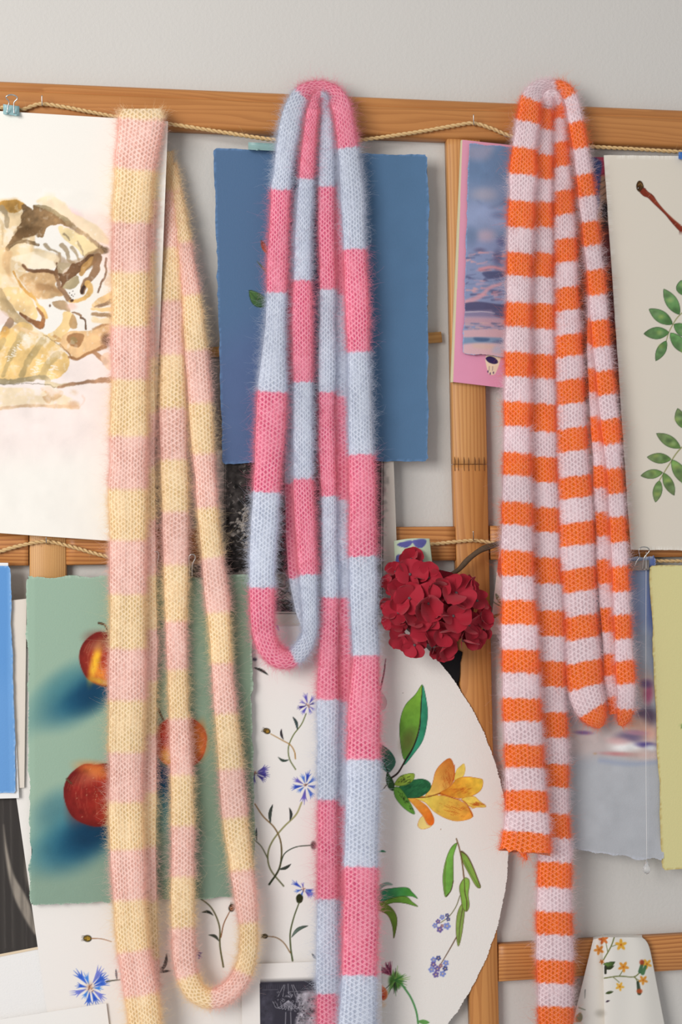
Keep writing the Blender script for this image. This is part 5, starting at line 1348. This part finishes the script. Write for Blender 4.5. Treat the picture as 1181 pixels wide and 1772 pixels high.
# ---- orange and pale pink scarf
sc = Scarf(W(965, 165, 0.034), (255, 118, 20), (243, 220, 225), 3)
A = [(170, 900, 935), (200, 896, 935), (260, 886, 928), (310, 883, 926), (400, 880, 922), (480, 878, 919), (540, 877, 918), (600, 874, 918), (700, 874, 916), (800, 873, 917), (870, 871, 920), (960, 869, 921), (1040, 869, 926), (1130, 869, 931), (1210, 871, 934), (1300, 874, 939), (1330, 875, 941), (1400, 876, 946), (1440, 873, 950), (1474, 868, 951)]
B = [(185, 932, 955), (200, 931, 956), (260, 926, 956), (400, 920, 956), (480, 916, 957), (540, 915, 958), (640, 915, 959), (740, 915, 962), (860, 918, 966), (960, 920, 969), (1040, 924, 974), (1140, 927, 977), (1240, 930, 980), (1330, 934, 984), (1400, 936, 985), (1450, 936, 986), (1480, 933, 987), (1550, 930, 989), (1650, 928, 992), (1772, 931, 993), (1900, 931, 994)]
Cc = [(190, 957, 977), (210, 957, 979), (250, 957, 984), (300, 957, 989), (400, 958, 997), (480, 958, 999), (540, 957, 1001), (600, 958, 1006), (700, 958, 1013), (800, 959, 1019), (900, 960, 1027), (960, 962, 1029), (1000, 966, 1030), (1060, 970, 1033), (1130, 973, 1038), (1190, 981, 1042)]
Dd = [(160, 980, 1003), (215, 985, 1010), (257, 992, 1017), (300, 998, 1024), (340, 1002, 1030), (430, 1012, 1041), (470, 1017, 1047), (540, 1022, 1051), (600, 1026, 1055), (640, 1031, 1061), (740, 1042, 1071), (850, 1053, 1079), (960, 1059, 1086), (1020, 1062, 1088), (1100, 1064, 1093), (1180, 1069, 1099), (1215, 1070, 1099)]
sc.strand([rows([(260, 994, 1010), (430, 1013, 1034), (520, 1018, 1042), (600, 1016, 1044), (700, 1021, 1048), (800, 1026, 1058), (900, 1030, 1064), (1000, 1034, 1066), (1100, 1042, 1073), (1180, 1047, 1080), (1235, 1056, 1082)], 0.050, 0.053)],
          bl(0, [294, 337, 380, 423, 466, 508, 551, 594, 636, 679, 721, 764, 805, 844, 886, 928, 968, 1010, 1051, 1093, 1132, 1169, 1205]), 1, dens=.5)
sc.strand([rows(Cc, 0.052, 0.058), [(1018, 1213, 29, .060), (1026, 1230, 27, .061), (1034, 1245, 20, .062), (1040, 1254, 12, .062), (1043, 1258, 4, .062)]], bl(0, [204, 245, 288, 329, 372, 413, 454, 497, 538, 579, 618, 658, 699, 740, 781, 824, 863, 904, 945, 984, 1025, 1066, 1107, 1146, 1189]) + [(1, (1025, 1228))], 0, sig=3, slant=-.10, cap1=16)
sc.strand([[(955, 153, 11, .046), (966, 149, 12.5, .047), (977, 153, 12.5, .050), (986, 165, 12, .054), (991, 178, 12, .057)], rows(Dd[1:], 0.062, 0.072), [(1083, 1230, 15, .071), (1080, 1244, 12.5, .069), (1077, 1252, 8, .063), (1075, 1256, 3, .063)]],
          [(0, (963, 149)), (0, (986, 166))] + bl(1, [212, 256, 301, 340, 383, 424, 467, 510, 555, 600, 641, 684, 725, 768, 811, 854, 895, 938, 980, 1023, 1064, 1105, 1143, 1184]) + [(2, (1084, 1228))], 1, sig=3, slant=-.06, cap1=14)
sc.strand([[(948, 168, 11, .052), (946, 176, 11.5, .055)], rows(B, 0.058, 0.068)], bl(1, [187, 224, 267, 309, 350, 394, 437, 480, 525, 570, 613, 656, 700, 747, 790, 835, 878, 921, 965, 1010, 1057, 1100, 1145, 1188, 1232, 1277, 1322, 1363, 1408, 1450, 1493, 1537, 1579, 1619, 1662, 1703, 1743, 1785]), 1, sig=5, slant=.05)
# arch over the top rail
sc.strand([[(975, 205, 10, .052), (970, 182, 10, .052), (964, 166, 9.5, .052), (955, 160, 9.5, .054), (947, 168, 10, .056), (945, 182, 10.5, .058)]], [(0, (971, 180))], 0, sig=4)
sc.strand([[(958, 152, 12, .044), (945, 149, 14, .048), (930, 155, 16, .056)], rows(A, 0.070, 0.092)], bl(1, [172, 210, 256, 303, 348, 394, 437, 478, 523, 566, 609, 652, 695, 738, 783, 824, 869, 910, 953, 996, 1038, 1081, 1124, 1165, 1208, 1249, 1288, 1328, 1368, 1405, 1440]), 1, sig=4, slant=.06, ragged_end=True, th=.30)
sc.strand([[(902, 1468, 6, .088), (907, 1477, 5.5, .090), (911, 1484, 3, .091), (913, 1488, 1, .091)]], [], 0, sig=1)
sc.finish('fuzzy orange and pale pink narrow-striped scarf hung over the top rail at the right')
# ------------------------------------------------------------------ twine
def mat_twine():
    t = NT('jute')
    co = t.obj_co()
    f = t.noise(co, 900, 3, .7)
    col = t.mix(f, L4((200, 160, 106)), L4((236, 206, 156)))
    t.bump(t.noise(co, 2200, 3), .5, 0.0006)
    return t.base(col, .9, 0, .1)
M_JUTE = mat_twine()

def twine(label, pts, d, r=3.0, seed=0):
    """two-ply twisted cord through pixel points (x, y[, d])"""
    P = catmull(np.array([(p[0], p[1], p[2] if len(p) > 2 else d) for p in pts], float), 14)
    dl = np.linalg.norm(np.diff(P[:, :2], axis=0), axis=1); cum = np.concatenate([[0], np.cumsum(dl)])
    n = int(cum[-1] / 1.6)
    q = np.linspace(0, cum[-1], n)
    P = np.stack([np.interp(q, cum, P[:, i]) for i in range(3)], 1)
    C = W(P[:, 0], P[:, 1], P[:, 2])
    T = np.gradient(C, axis=0); T /= np.linalg.norm(T, axis=1)[:, None]
    up = np.cross(T, np.array([0, 1.0, 0])); up /= np.linalg.norm(up, axis=1)[:, None]
    ot = np.cross(T, up)
    root = empty('twine', C[0])
    ph = q / 19.0 * 2 * np.pi + noise1(n, 60, seed) * .4
    R = r * MPP
    for k in range(2):
        a = ph + k * np.pi
        path = C + (np.cos(a)[:, None] * up + np.sin(a)[:, None] * ot) * R * .52
        v, qd, t = tube(path, R * .66 * (1 + .08 * noise1(n, 12, seed + k)), 7)
        obj('ply', mk_mesh('ply', v, qd, t), M_JUTE, root)
    g = np.random.default_rng(seed)
    parts = []
    for k in range(int(cum[-1] / 13)):
        i = g.integers(0, n); L = g.uniform(5, 16) * MPP
        dr = up[i] * g.normal(0, .8) + ot[i] * g.uniform(-.8, .3) + T[i] * g.normal(0, .9); dr /= np.linalg.norm(dr)
        c2 = g.normal(0, .4, 3)
        pp = np.array([C[i], C[i] + dr * L * .5, C[i] + (dr + c2 * .5) * L])
        parts.append(tube(catmull(pp, 4), np.linspace(.00013, .00006, 9)[:len(catmull(pp, 4))], 3, False))
    v, qd, t = join(parts)
    o = obj('loose_fibres', mk_mesh('loose_fibres', v, qd, t), M_JUTE, root); o['kind'] = 'stuff'
    tag(root, label, 'twine')
twine('jute twine strung along the top rail from two nails', [(-160, 232), (-60, 206), (0, 187), (36, 190), (55, 184), (72, 180), (110, 185), (200, 202), (290, 214), (380, 228), (480, 243), (550, 249), (620, 243), (720, 229), (790, 217), (820, 213.5), (850, 222), (890, 237), (960, 247), (1030, 254), (1100, 258), (1181, 263), (1300, 268)], 0.0385, 3.1, 1)
twine('jute twine strung along the middle rail', [(-160, 990), (-60, 972), (0, 954), (40, 943), (80, 937), (120, 945), (185, 963), (260, 976), (340, 974), (440, 962), (560, 954), (690, 946), (745, 942), (790, 937.5), (820, 935.5), (850, 939), (870, 943), (960, 960), (1050, 968), (1110, 970), (1181, 971), (1300, 968)], 0.0335, 3.0, 2)

# ------------------------------------------------------------------ nails and clips
def wire(name, pts, r, mat, parent=None, per=6, seg=6):
    P = np.array(pts, float); P = catmull(P, per) if len(P) > 2 else P
    v, q, t = tube(W(P[:, 0], P[:, 1], P[:, 2]), r, seg)
    return obj(name, mk_mesh(name, v, q, t), mat, parent)
for (x0, y0, x1, y1, da, lab) in ((72.5, 165, 73, 184, .034, 'bent steel nail holding the twine left of the cream and pink scarf'), (820, 198, 821, 217, .034, 'bent steel nail holding the upper twine left of the orange scarf'),
                           (80, 930, 80, 941, .029, 'short steel staple holding the lower twine on the left post'), (819.5, 919, 820, 936, .030, 'thin steel nail above the red flower head holding the lower twine')):
    tag(wire('nail', [(x0, y0, da + .0135), (x0 + .2, y0 + (y1 - y0) * .6, da + .0115), (x1, y1 - 1, da + .009), (x1 + .1, y1, da + .004), (x1 + .1, y1 + .2, da - .008)], .00075, M_STEEL, None, 5), lab, 'nail')

def clip(label, cx, cy, w, h, d, body_c, handle, tilt=0.0, rough=.35, dark=False):
    """binder clip: folded spring body, two jaws with rolled lips, wire handle; cx, cy the top middle of the body"""
    root = empty('binder_clip', W(cx, cy, d))
    mat = mat_plain('clip_enamel', body_c, rough, 0.0 if not dark else .3, .4)
    prof = [(0.0, -.0045), (0.10, -.0062), (0.55, -.0030), (0.88, -.0008), (0.95, .0006), (1.0, -.0004)]   # (down 0..1, outward)
    back = [(p, -o - .0075) for p, o in prof][::-1]
    ring = [(p, o + .0066) for p, o in prof] + [(p, o) for p, o in back]
    n = 5
    V = []
    for i in range(n):
        u = i / (n - 1) - .5
        x = cx + u * w
        for p, o in ring:
            V.append(W(x, cy + p * h + u * w * tilt, d + o))
    m = len(ring)
    Q = grid_quads(n, m, 0, True)
    obj('spring_body', mk_mesh('spring_body', np.array(V), Q, smooth=False, ngons=[list(range(m))[::-1], list((n - 1) * m + np.arange(m))]), mat, root)
    wire('handle', handle, .00085, M_STEEL, root, 6)
    # lip roll that holds the handle
    for s in (-1, 1):
        wire('lip_roll', [(cx + s * w * .30 - 2.4, cy + h * .94 + (s * w * .30) * tilt, d + .0078), (cx + s * w * .30 + 2.4, cy + h * .94 + (s * w * .30) * tilt, d + .0078)], .0012, mat, root, 2)
    tag(root, label, 'clip')
def hd(pts, d): return [(x, y, d + k) for (x, y, k) in pts]
clip('mint binder clip gripping the top of the tiger watercolour', 19.5, 182, 28, 17, .046, (150, 188, 192), hd([(12, 196, .008), (14, 184, .010), (15.5, 176, .012), (10.5, 169, .014), (13, 165.5, .015), (20, 164, .015), (27, 166, .015), (30, 171, .014), (24.5, 177, .012), (24, 186, .010), (24.5, 197, .008)], .046), .13)
clip('dark binder clip holding the apple sheet, seen between cream strands', 332, 984, 40, 15, .046, (72, 62, 50), hd([(328, 998, .008), (328, 980, .010), (327, 966, .012), (330, 960, .013), (336, 960, .013), (338, 966, .012), (333, 978, .010), (332.5, 998, .008)], .046), 0, .4, True)
clip('dark binder clip holding the apple sheet beside the wide cream strip', 270, 980, 30, 18, .046, (72, 62, 50), hd([(266, 996, .008), (266, 974, .010), (264, 962, .012), (268, 955, .013), (273, 955, .013), (275, 962, .012), (272, 976, .010), (271.5, 996, .008)], .046), 0, .4, True)
clip('grey wire-handled binder clip on the cloud painting', 1106, 970, 36, 17, .0405, (150, 140, 134), hd([(1098, 981, .008), (1103, 970, .010), (1107.5, 963, .012), (1106, 953, .014), (1110, 947.5, .015), (1117, 946.5, .015), (1123, 949, .015), (1124, 954, .014), (1116, 964, .012), (1113, 974, .010), (1112.5, 985, .008)], .0405), -.05)
clip('mint binder clip above the slate-blue sheet behind the pink scarf', 469, 248, 78, 13, .0455, (138, 172, 170), hd([(490, 258, .008), (492, 250, .009), (491, 243, .010), (498, 240, .010), (506, 243, .010), (505, 250, .009), (507, 258, .008)], .0455), .05)
clip('blue binder clip at the right edge on the cream botanical sheet', 1190, 263, 30, 12, .0445, (62, 110, 180), hd([(1184, 272, .008), (1186, 262, .010), (1184, 254, .011), (1190, 250, .012), (1197, 254, .011), (1195, 262, .010), (1196, 272, .008)], .0445), 0)

# ------------------------------------------------------------------ crystal drop on a thread
def mat_glass():
    t = NT('crystal'); t.b.inputs['Transmission Weight'].default_value = 0.72; t.b.inputs['IOR'].default_value = 1.5
    return t.base((1, 1, 1, 1), .02)
drop = empty('crystal_pendant', W(1120, 1512, .052))
wire('thread', [(1119, 955, .046), (1118.5, 1100, .052), (1118.5, 1300, .054), (1120, 1492, .054)], .00028, mat_plain('thread_white', (240, 238, 236), .5), drop, 10, 5)
prof = [(1488.5, .6), (1491, 2.0), (1495, 3.6), (1500, 6.2), (1505, 7.4), (1509, 6.4), (1512, 3.2), (1513, .8)]
V = []; m = 8
for k, (y, r) in enumerate(prof):
    for j in range(m):
        a = 2 * math.pi * (j + .5 * (k % 2)) / m
        V.append(W(1120 + r * math.cos(a), y, .054 + r * MPP * math.sin(a)))
obj('crystal_drop', mk_mesh('crystal_drop', np.array(V), grid_quads(len(prof), m, 0, True), smooth=False, ngons=[list(range(m))[::-1], list((len(prof) - 1) * m + np.arange(m))]), mat_glass(), drop)
tag(drop, 'clear crystal drop hanging on a white thread in front of the cloud painting', 'pendant')

# ------------------------------------------------------------------ flowered cloth over the lower rail
K8 = conv(840, 1300, 3.463)
clo = Canvas(975, 1600, 1200, 1800, (232, 228, 220), 2.0, 71)
GS, YE = (110, 116, 62), (232, 172, 60)
clo.stroke(K8((778, 1105), (755, 1170), (710, 1250)), 2, 2, GS, 1, .5); clo.stroke(K8((735, 1200), (725, 1150)), 1.4, 1.2, GS); clo.stroke(K8((760, 1170), (800, 1155)), 1.2, 1.2, GS)
clo.stroke(K8((715, 1360), (800, 1348), (890, 1352), (930, 1325)), 2, 1.8, GS, 1, .5); clo.stroke(K8((805, 1348), (825, 1315)), 1.4, 1.2, GS); clo.stroke(K8((770, 1355), (805, 1385)), 1.4, 1.2, GS); clo.stroke(K8((895, 1355), (925, 1375)), 1.4, 1.2, GS); clo.stroke(K8((900, 1355), (918, 1390)), 1.4, 1.4, GS)
def yfl(x, y, r, c, n=5):
    x, y = K8((x, y))[0]
    for k in range(n):
        a = k * 6.283 / n + x
        clo.blob(x + r * .6 * math.cos(a), y + r * .6 * math.sin(a), r * .55, r * .3, c, .95, .3, a)
    clo.blob(x, y, r * .22, r * .22, (196, 110, 40), .9, .4)
for x, y, r, c in ((710, 1128, 8, (206, 112, 52)), (815, 1160, 9, YE), (683, 1190, 8, (214, 140, 60)), (830, 1292, 8.5, (226, 152, 56)), (970, 1275, 8, YE), (808, 1410, 7, (234, 180, 70)), (948, 1372, 7.5, (222, 150, 60)), (700, 1262, 4, (200, 120, 50))):
    yfl(x, y, r, c)
for (a, b, c) in (((945, 1262), (930, 1320), (70, 110, 76)), ((962, 1290), (945, 1330), (76, 120, 80)), ((916, 1385), (925, 1450), (60, 74, 56))): clo.stroke(K8(a, b), 5, 7, c, .95, .6)
clo.blob(*K8((940, 1265))[0], 4, 4.5, (176, 70, 40), .9, .4); clo.blob(*K8((926, 1438))[0], 5, 4, (186, 84, 44), .9, .4)
clo.leaf(K8((708, 1275))[0], K8((780, 1262))[0], 9, (112, 146, 70), (60, 80, 48), 3, ((40, 54, 34), .8)); clo.leaf(K8((712, 1300))[0], K8((775, 1285))[0], 6, (56, 66, 42), bend=2); clo.stroke(K8((722, 1330), (722, 1290)), 4, 4, (52, 54, 44))
clo.leaf(K8((720, 1452))[0], K8((770, 1440))[0], 5, (72, 84, 50)); clo.leaf(K8((722, 1502))[0], K8((748, 1494))[0], 3, (60, 44, 60))
clo.stroke(K8((600, 1430), (598, 1480)), 2, 1, (110, 110, 110), .8); clo.stroke(K8((560, 1535), (600, 1550)), 2, 1.4, (96, 112, 80), .8)
clo.poly(K8((545, 1590), (570, 1565), (585, 1590), (575, 1620), (545, 1620)), (120, 122, 90), .8, 1, .1); clo.blob(*K8((690, 1570))[0], 8, 6, (160, 156, 146), .5, .8)
# the cloth runs up its front, over the rail and down behind; a pleat folds its left side back
cl_s = np.concatenate([np.linspace(0, .30, 14), np.linspace(.30, .36, 7)[1:], np.linspace(.36, 1, 26)[1:]])
def lerp(a, b, t): return a + (b - a) * t
tt = np.linspace(0, 1, 60)
PXg = np.zeros((60, len(cl_s))); PYg = PXg.copy(); Dg = PXg.copy()
for i, t in enumerate(tt):
    y = lerp(1622, 1850, t)
    x0, x1 = lerp(1027, 972, t), lerp(1046, 1052, t)           # left flap
    x2 = lerp(1122, 1166, t) - 10 * math.exp(-t * 228 / 7)
    for j, s_ in enumerate(cl_s):
        if s_ <= .30:
            u = s_ / .30; PXg[i, j] = lerp(x0, x1 - 1, u); Dg[i, j] = .034 + .004 * math.sin(u * 2.6)
        elif s_ <= .36:
            u = (s_ - .30) / .06; PXg[i, j] = lerp(x1 - 1, x1 - 3, u); Dg[i, j] = lerp(.0362, .047, u)
        else:
            u = (s_ - .36) / .64; PXg[i, j] = lerp(x1 - 3, x2, u); Dg[i, j] = .046 + .003 * math.sin(u * 3.3) - .008 * u * u + .0012 * math.sin(u * 9 + t * 2)
        PYg[i, j] = y + (4 * (1 - min(1, s_ / .3)) if s_ < .3 else 0) * (1 - t)
front = W(PXg, PYg, Dg)
over = []
for k, (up, dd) in enumerate(((1.0, .86), (3.0, .62), (4.0, .35), (3.6, .12), (0.0, .04))):
    over.append(W(PXg[0], PYg[0] - up, Dg[0] * dd + .002))
for k in range(4): over.append(W(PXg[0], PYg[0] + 14 * (k + 1), Dg[0] * .04 + .002))
full = np.concatenate([np.stack(over)[::-1], front])
pxc = np.concatenate([np.repeat(PXg[:1], len(over), 0), PXg]).ravel(); pyc = np.concatenate([np.repeat(PYg[:1] - 300, len(over), 0), PYg]).ravel()
# finer copy for the print
def refine(A, r, ax):
    n = A.shape[ax]; q = np.linspace(0, n - 1, (n - 1) * r + 1); i0 = np.minimum(q.astype(int), n - 2); f = q - i0
    sh = [1] * A.ndim; sh[ax] = len(q); f = f.reshape(sh)
    return np.take(A, i0, ax) * (1 - f) + np.take(A, i0 + 1, ax) * f
Gf = refine(refine(full, 3, 0), 3, 1)
Pf = refine(refine(pxc.reshape(full.shape[:2]), 3, 0), 3, 1).ravel(); Yf = refine(refine(pyc.reshape(full.shape[:2]), 3, 0), 3, 1).ravel()
Cc_ = np.tile(np.array([232., 228, 220]), (len(Pf), 1)); mk = (Yf > 1600) & (Yf < 1799)
Cc_[mk] = clo.sample(Pf[mk], Yf[mk])
def mat_cloth(name):
    t = NT(name); co = t.obj_co()
    t.bump(t.noise(co, 1500, 2), .25, .0005)
    return t.base(t.attr(), .9, 0, .1)
M_CLOTH = mat_cloth('printed_cotton')
fc = obj('flowered_cloth', mk_mesh('flowered_cloth', Gf.reshape(-1, 3), grid_quads(Gf.shape[0], Gf.shape[1])[:, ::-1], colors=lin(Cc_)), M_CLOTH)
so = fc.modifiers.new('thickness', 'SOLIDIFY'); so.thickness = .0006; so.offset = -1
tag(fc, 'white cloth printed with yellow flowers, folded over the lower rail at the right', 'cloth')
clo = None

# ------------------------------------------------------------------ mint patterned ribbon loop by the flower
mt = Canvas(680, 920, 760, 985, (190, 204, 178), 3.0, 75)
K9 = conv(640, 920, 4.542)
for pts in (((215, 100), (260, 80), (330, 70), (328, 100), (290, 125), (240, 118)), ((330, 75), (380, 60), (440, 62), (445, 90), (410, 128), (365, 120), (345, 95)), ((210, 190), (250, 180), (276, 205), (270, 260), (210, 265)), ((340, 200), (400, 210), (420, 240), (380, 260), (330, 250)), ((370, 250), (420, 240), (450, 270), (400, 290))):
    mt.poly(K9(*pts), (84, 82, 146), .95, .6, .10, .05)
n, m = 26, 44
u = np.linspace(0, 1, m); v = np.linspace(0, 1, n)
UU, VV = np.meshgrid(u, v)
px = 682 + 62 * UU + VV * (2.0 + 3.0 * UU); py = 936 - 4.0 * UU + 44 * VV - 2.2 * np.sin(UU * math.pi)
dd_ = 0.047 + 0.010 * np.sin(np.clip(UU, 0, 1) * math.pi * .75)
V = W(px.ravel(), py.ravel(), dd_.ravel())
mo = obj('patterned_ribbon', mk_mesh('patterned_ribbon', V, grid_quads(n, m)[:, ::-1], colors=lin(mt.sample(px.ravel(), py.ravel()))), M_CLOTH)
so = mo.modifiers.new('thickness', 'SOLIDIFY'); so.thickness = .0009; so.offset = -1
tag(mo, 'mint ribbon with blue-violet petals curling above the red flower head', 'ribbon')

# black felt scrap between the round sheet and the post
tag(sheet('black_felt', [(758, 1120), (800, 1126), (793, 1182), (768, 1176)], lambda x, y: 0.0309 + 0.0004 * np.sin(x / 5.0), M_ROUGHPAPER, (26, 25, 27), None, 2.5, None, None, 1.3, 131, .0006),
    'small black felt scrap under the red flower head, beside the round sheet', 'felt')

# ------------------------------------------------------------------ red hydrangea on a twig
def mat_petal():
    t = NT('red_petal')
    uv = t.uv(); sep = t.n('ShaderNodeSeparateXYZ'); t.l(uv, sep.inputs[0])
    f = t.noise(t.obj_co(), 260, 3)
    col = t.mix(f, L4((138, 8, 30)), L4((190, 26, 54)))
    vein = t.noise(t.mapping(uv, (30, 3, 1)), 1.0, 2)
    t.bump(t.math('MULTIPLY_ADD', vein, .6, f), .35, .0006)
    t.b.inputs['Sheen Weight'].default_value = .3
    t.b.inputs['Sheen Tint'].default_value = (1, .6, .6, 1)
    return t.base(col, .62, 0, .3)
M_PETAL = mat_petal()
M_PISTIL = mat_plain('grey_pistil', (96, 84, 86), .7)
M_BARK = mat_plain('bark', (92, 74, 58), .85, 0, .2, .35, 240)
hy = empty('red_hydrangea', W(765, 1055, .045))
HC = W(757, 1052, .060)                      # heart of the head
def petal_mesh(seed):
    g = np.random.default_rng(seed)
    nu, nv = 11, 13
    V, U = [], []
    cup = g.uniform(.2, 1.3); roll = g.uniform(-.8, .8); wide = g.uniform(.95, 1.12); ruf = g.uniform(0, 6.28)
    for i in range(nu):
        s = i / (nu - 1)
        for j in range(nv):
            q = j / (nv - 1) * 2 - 1
            # round blade with a short claw: rows are arcs that swell and close
            e = (s - .56) / .46 if s > .1 else -1.0
            w = .60 * wide * math.sqrt(max(.0, 1 - min(1, abs(e)) ** 2.3)) if s > .1 else .10
            w = max(w, .10 if s < .3 else .03)
            x = s - .05 * q * q * s; y = q * w
            z = cup * (y * y * .9) + roll * s * s * .42 + .035 * math.sin(q * 4 + ruf) * s + .06 * s
            V.append((x, y, z)); U.append((j / (nv - 1), s))
    me = mk_mesh('petal', np.array(V), grid_quads(nu, nv), uv=np.array(U))
    me.materials.append(M_PETAL)
    return me
PET = [petal_mesh(k) for k in range(14)]
def ball(r, nu=5, nv=8):
    V = [(r * math.sin(math.pi * i / nu) * math.cos(2 * math.pi * j / nv), r * math.sin(math.pi * i / nu) * math.sin(2 * math.pi * j / nv), r * math.cos(math.pi * i / nu)) for i in range(nu + 1) for j in range(nv)]
    me = mk_mesh('pistil', np.array(V), grid_quads(nu + 1, nv, 0, True)); me.materials.append(M_PISTIL); return me
BALL = ball(.0022)
florets = [(710, 994, 25, 1.0), (742, 1044, 29, 1.1), (790, 1026, 30, 1.05), (739, 1090, 28, 1.1), (802, 1108, 27, 1.0), (709, 1035, 26, 1.0), (785, 1066, 26, 1.1), (676, 1012, 17, .4), (674, 1042, 16, .3), (682, 1072, 18, .4), (700, 1098, 24, .8), (718, 1116, 20, .6),
           (768, 1118, 22, .7), (832, 1072, 19, .4), (826, 1040, 19, .5), (742, 1000, 22, .8), (712, 968, 20, .6), (760, 1020, 24, .7), (725, 1068, 24, .8), (770, 1092, 24, .8), (812, 1082, 24, .8), (690, 1060, 24, .8), (822, 1104, 19, .6), (690, 1020, 22, .8), (810, 1016, 20, .6), (765, 1068, 24, .7), (685, 990, 17, .5), (842, 1054, 9, .3), (752, 1124, 16, .5), (838, 1090, 16, .5), (700, 1080, 22, .6)]
g = np.random.default_rng(23)
nrmC = np.array([0, -1.0, 0])
for k, (x, y, r, lift) in enumerate(florets):
    ex, ey = (x - 757) / 100.0, (y - 1052) / 92.0
    z = math.sqrt(max(0.04, 1 - min(.96, ex * ex + ey * ey)))
    d = .056 + .050 * z + .016 * (lift - .8)
    pos = W(x, y, d)
    nr = np.array([ex * .75, -(.55 + z), -ey * .75]) + g.normal(0, .42, 3); nr /= np.linalg.norm(nr)
    rot = Vector(nr).to_track_quat('Z', 'Y').to_matrix()
    fl = bpy.data.objects.new('floret', BALL); COL.objects.link(fl)
    fl.parent = hy; fl.matrix_parent_inverse = hy.matrix_world.inverted()
    fl.rotation_euler = rot.to_euler(); fl.location = tuple(pos)
    bpy.context.view_layer.update()
    a0 = g.uniform(0, 1.57)
    for p in range(4):
        o = bpy.data.objects.new('petal', PET[g.integers(0, len(PET))]); COL.objects.link(o)
        o.parent = fl
        s = r * 1.14 * MPP * g.uniform(.9, 1.1)
        o.scale = (s, s, s)
        o.rotation_euler = (g.normal(0, .28), -g.uniform(-.3, .95), a0 + p * math.pi / 2 + g.normal(0, .10))
        o.rotation_mode = 'XYZ'
        o.location = (0, 0, -.0012 * (p % 2))
V = []                                       # added dark core that fills the gaps between the florets
for i in range(9):
    for j in range(14):
        th_, ph_ = math.pi * i / 8, 2 * math.pi * j / 14
        rr = .80 + .06 * math.sin(3 * ph_ + i)
        V.append(W(757 + 84 * rr * math.sin(th_) * math.cos(ph_), 1052 + 78 * rr * math.cos(th_), .060 + .032 * rr * math.sin(th_) * math.sin(ph_)))
obj('gap_fill_core', mk_mesh('gap_fill_core', np.array(V), grid_quads(9, 14, 0, True)), mat_plain('dark_red_fill', (110, 8, 26), .8, 0, .2, .3, 300), hy)
tw = catmull(np.array([(872, 938, .050), (850, 945, .054), (832, 952, .056), (812, 967, .056), (795, 985, .054), (778, 998, .055), (764, 1020, .060), (757, 1050, .066)]), 8)
v, q, t = tube(W(tw[:, 0], tw[:, 1], tw[:, 2]), (np.interp(np.arange(len(tw)), [0, 12, 26, 40, len(tw)], [.0036, .0042, .0036, .0034, .0026]) + .0003 * noise1(len(tw), 3, 5)), 9)
obj('twig', mk_mesh('twig', v, q, t), M_BARK, hy)
tw = catmull(np.array([(785, 994, .055), (768, 992, .056), (752, 997, .060), (745, 1010, .064)]), 6)
v, q, t = tube(W(tw[:, 0], tw[:, 1], tw[:, 2]), np.linspace(.0026, .0018, len(tw)), 7)
obj('twig', mk_mesh('twig', v, q, t), M_BARK, hy)
M_BUDG = mat_plain('bud_green', (140, 128, 84), .7)
V = []
for i in range(7):
    s = i / 6; rr = 3.6 * math.sin(math.pi * (.06 + .9 * s)) ** .8
    for j in range(8):
        aa = 2 * math.pi * j / 8
        V.append(W(776 + rr * math.cos(aa) + s * 2, 1008 - s * 13, .060 + rr * MPP * math.sin(aa)))
obj('leaf_bud', mk_mesh('leaf_bud', np.array(V), grid_quads(7, 8, 0, True), ngons=[list(range(8))[::-1], list(48 + np.arange(8))]), M_BUDG, hy)
tag(hy, 'dark red hydrangea head on a brown twig beside the right post', 'flower')
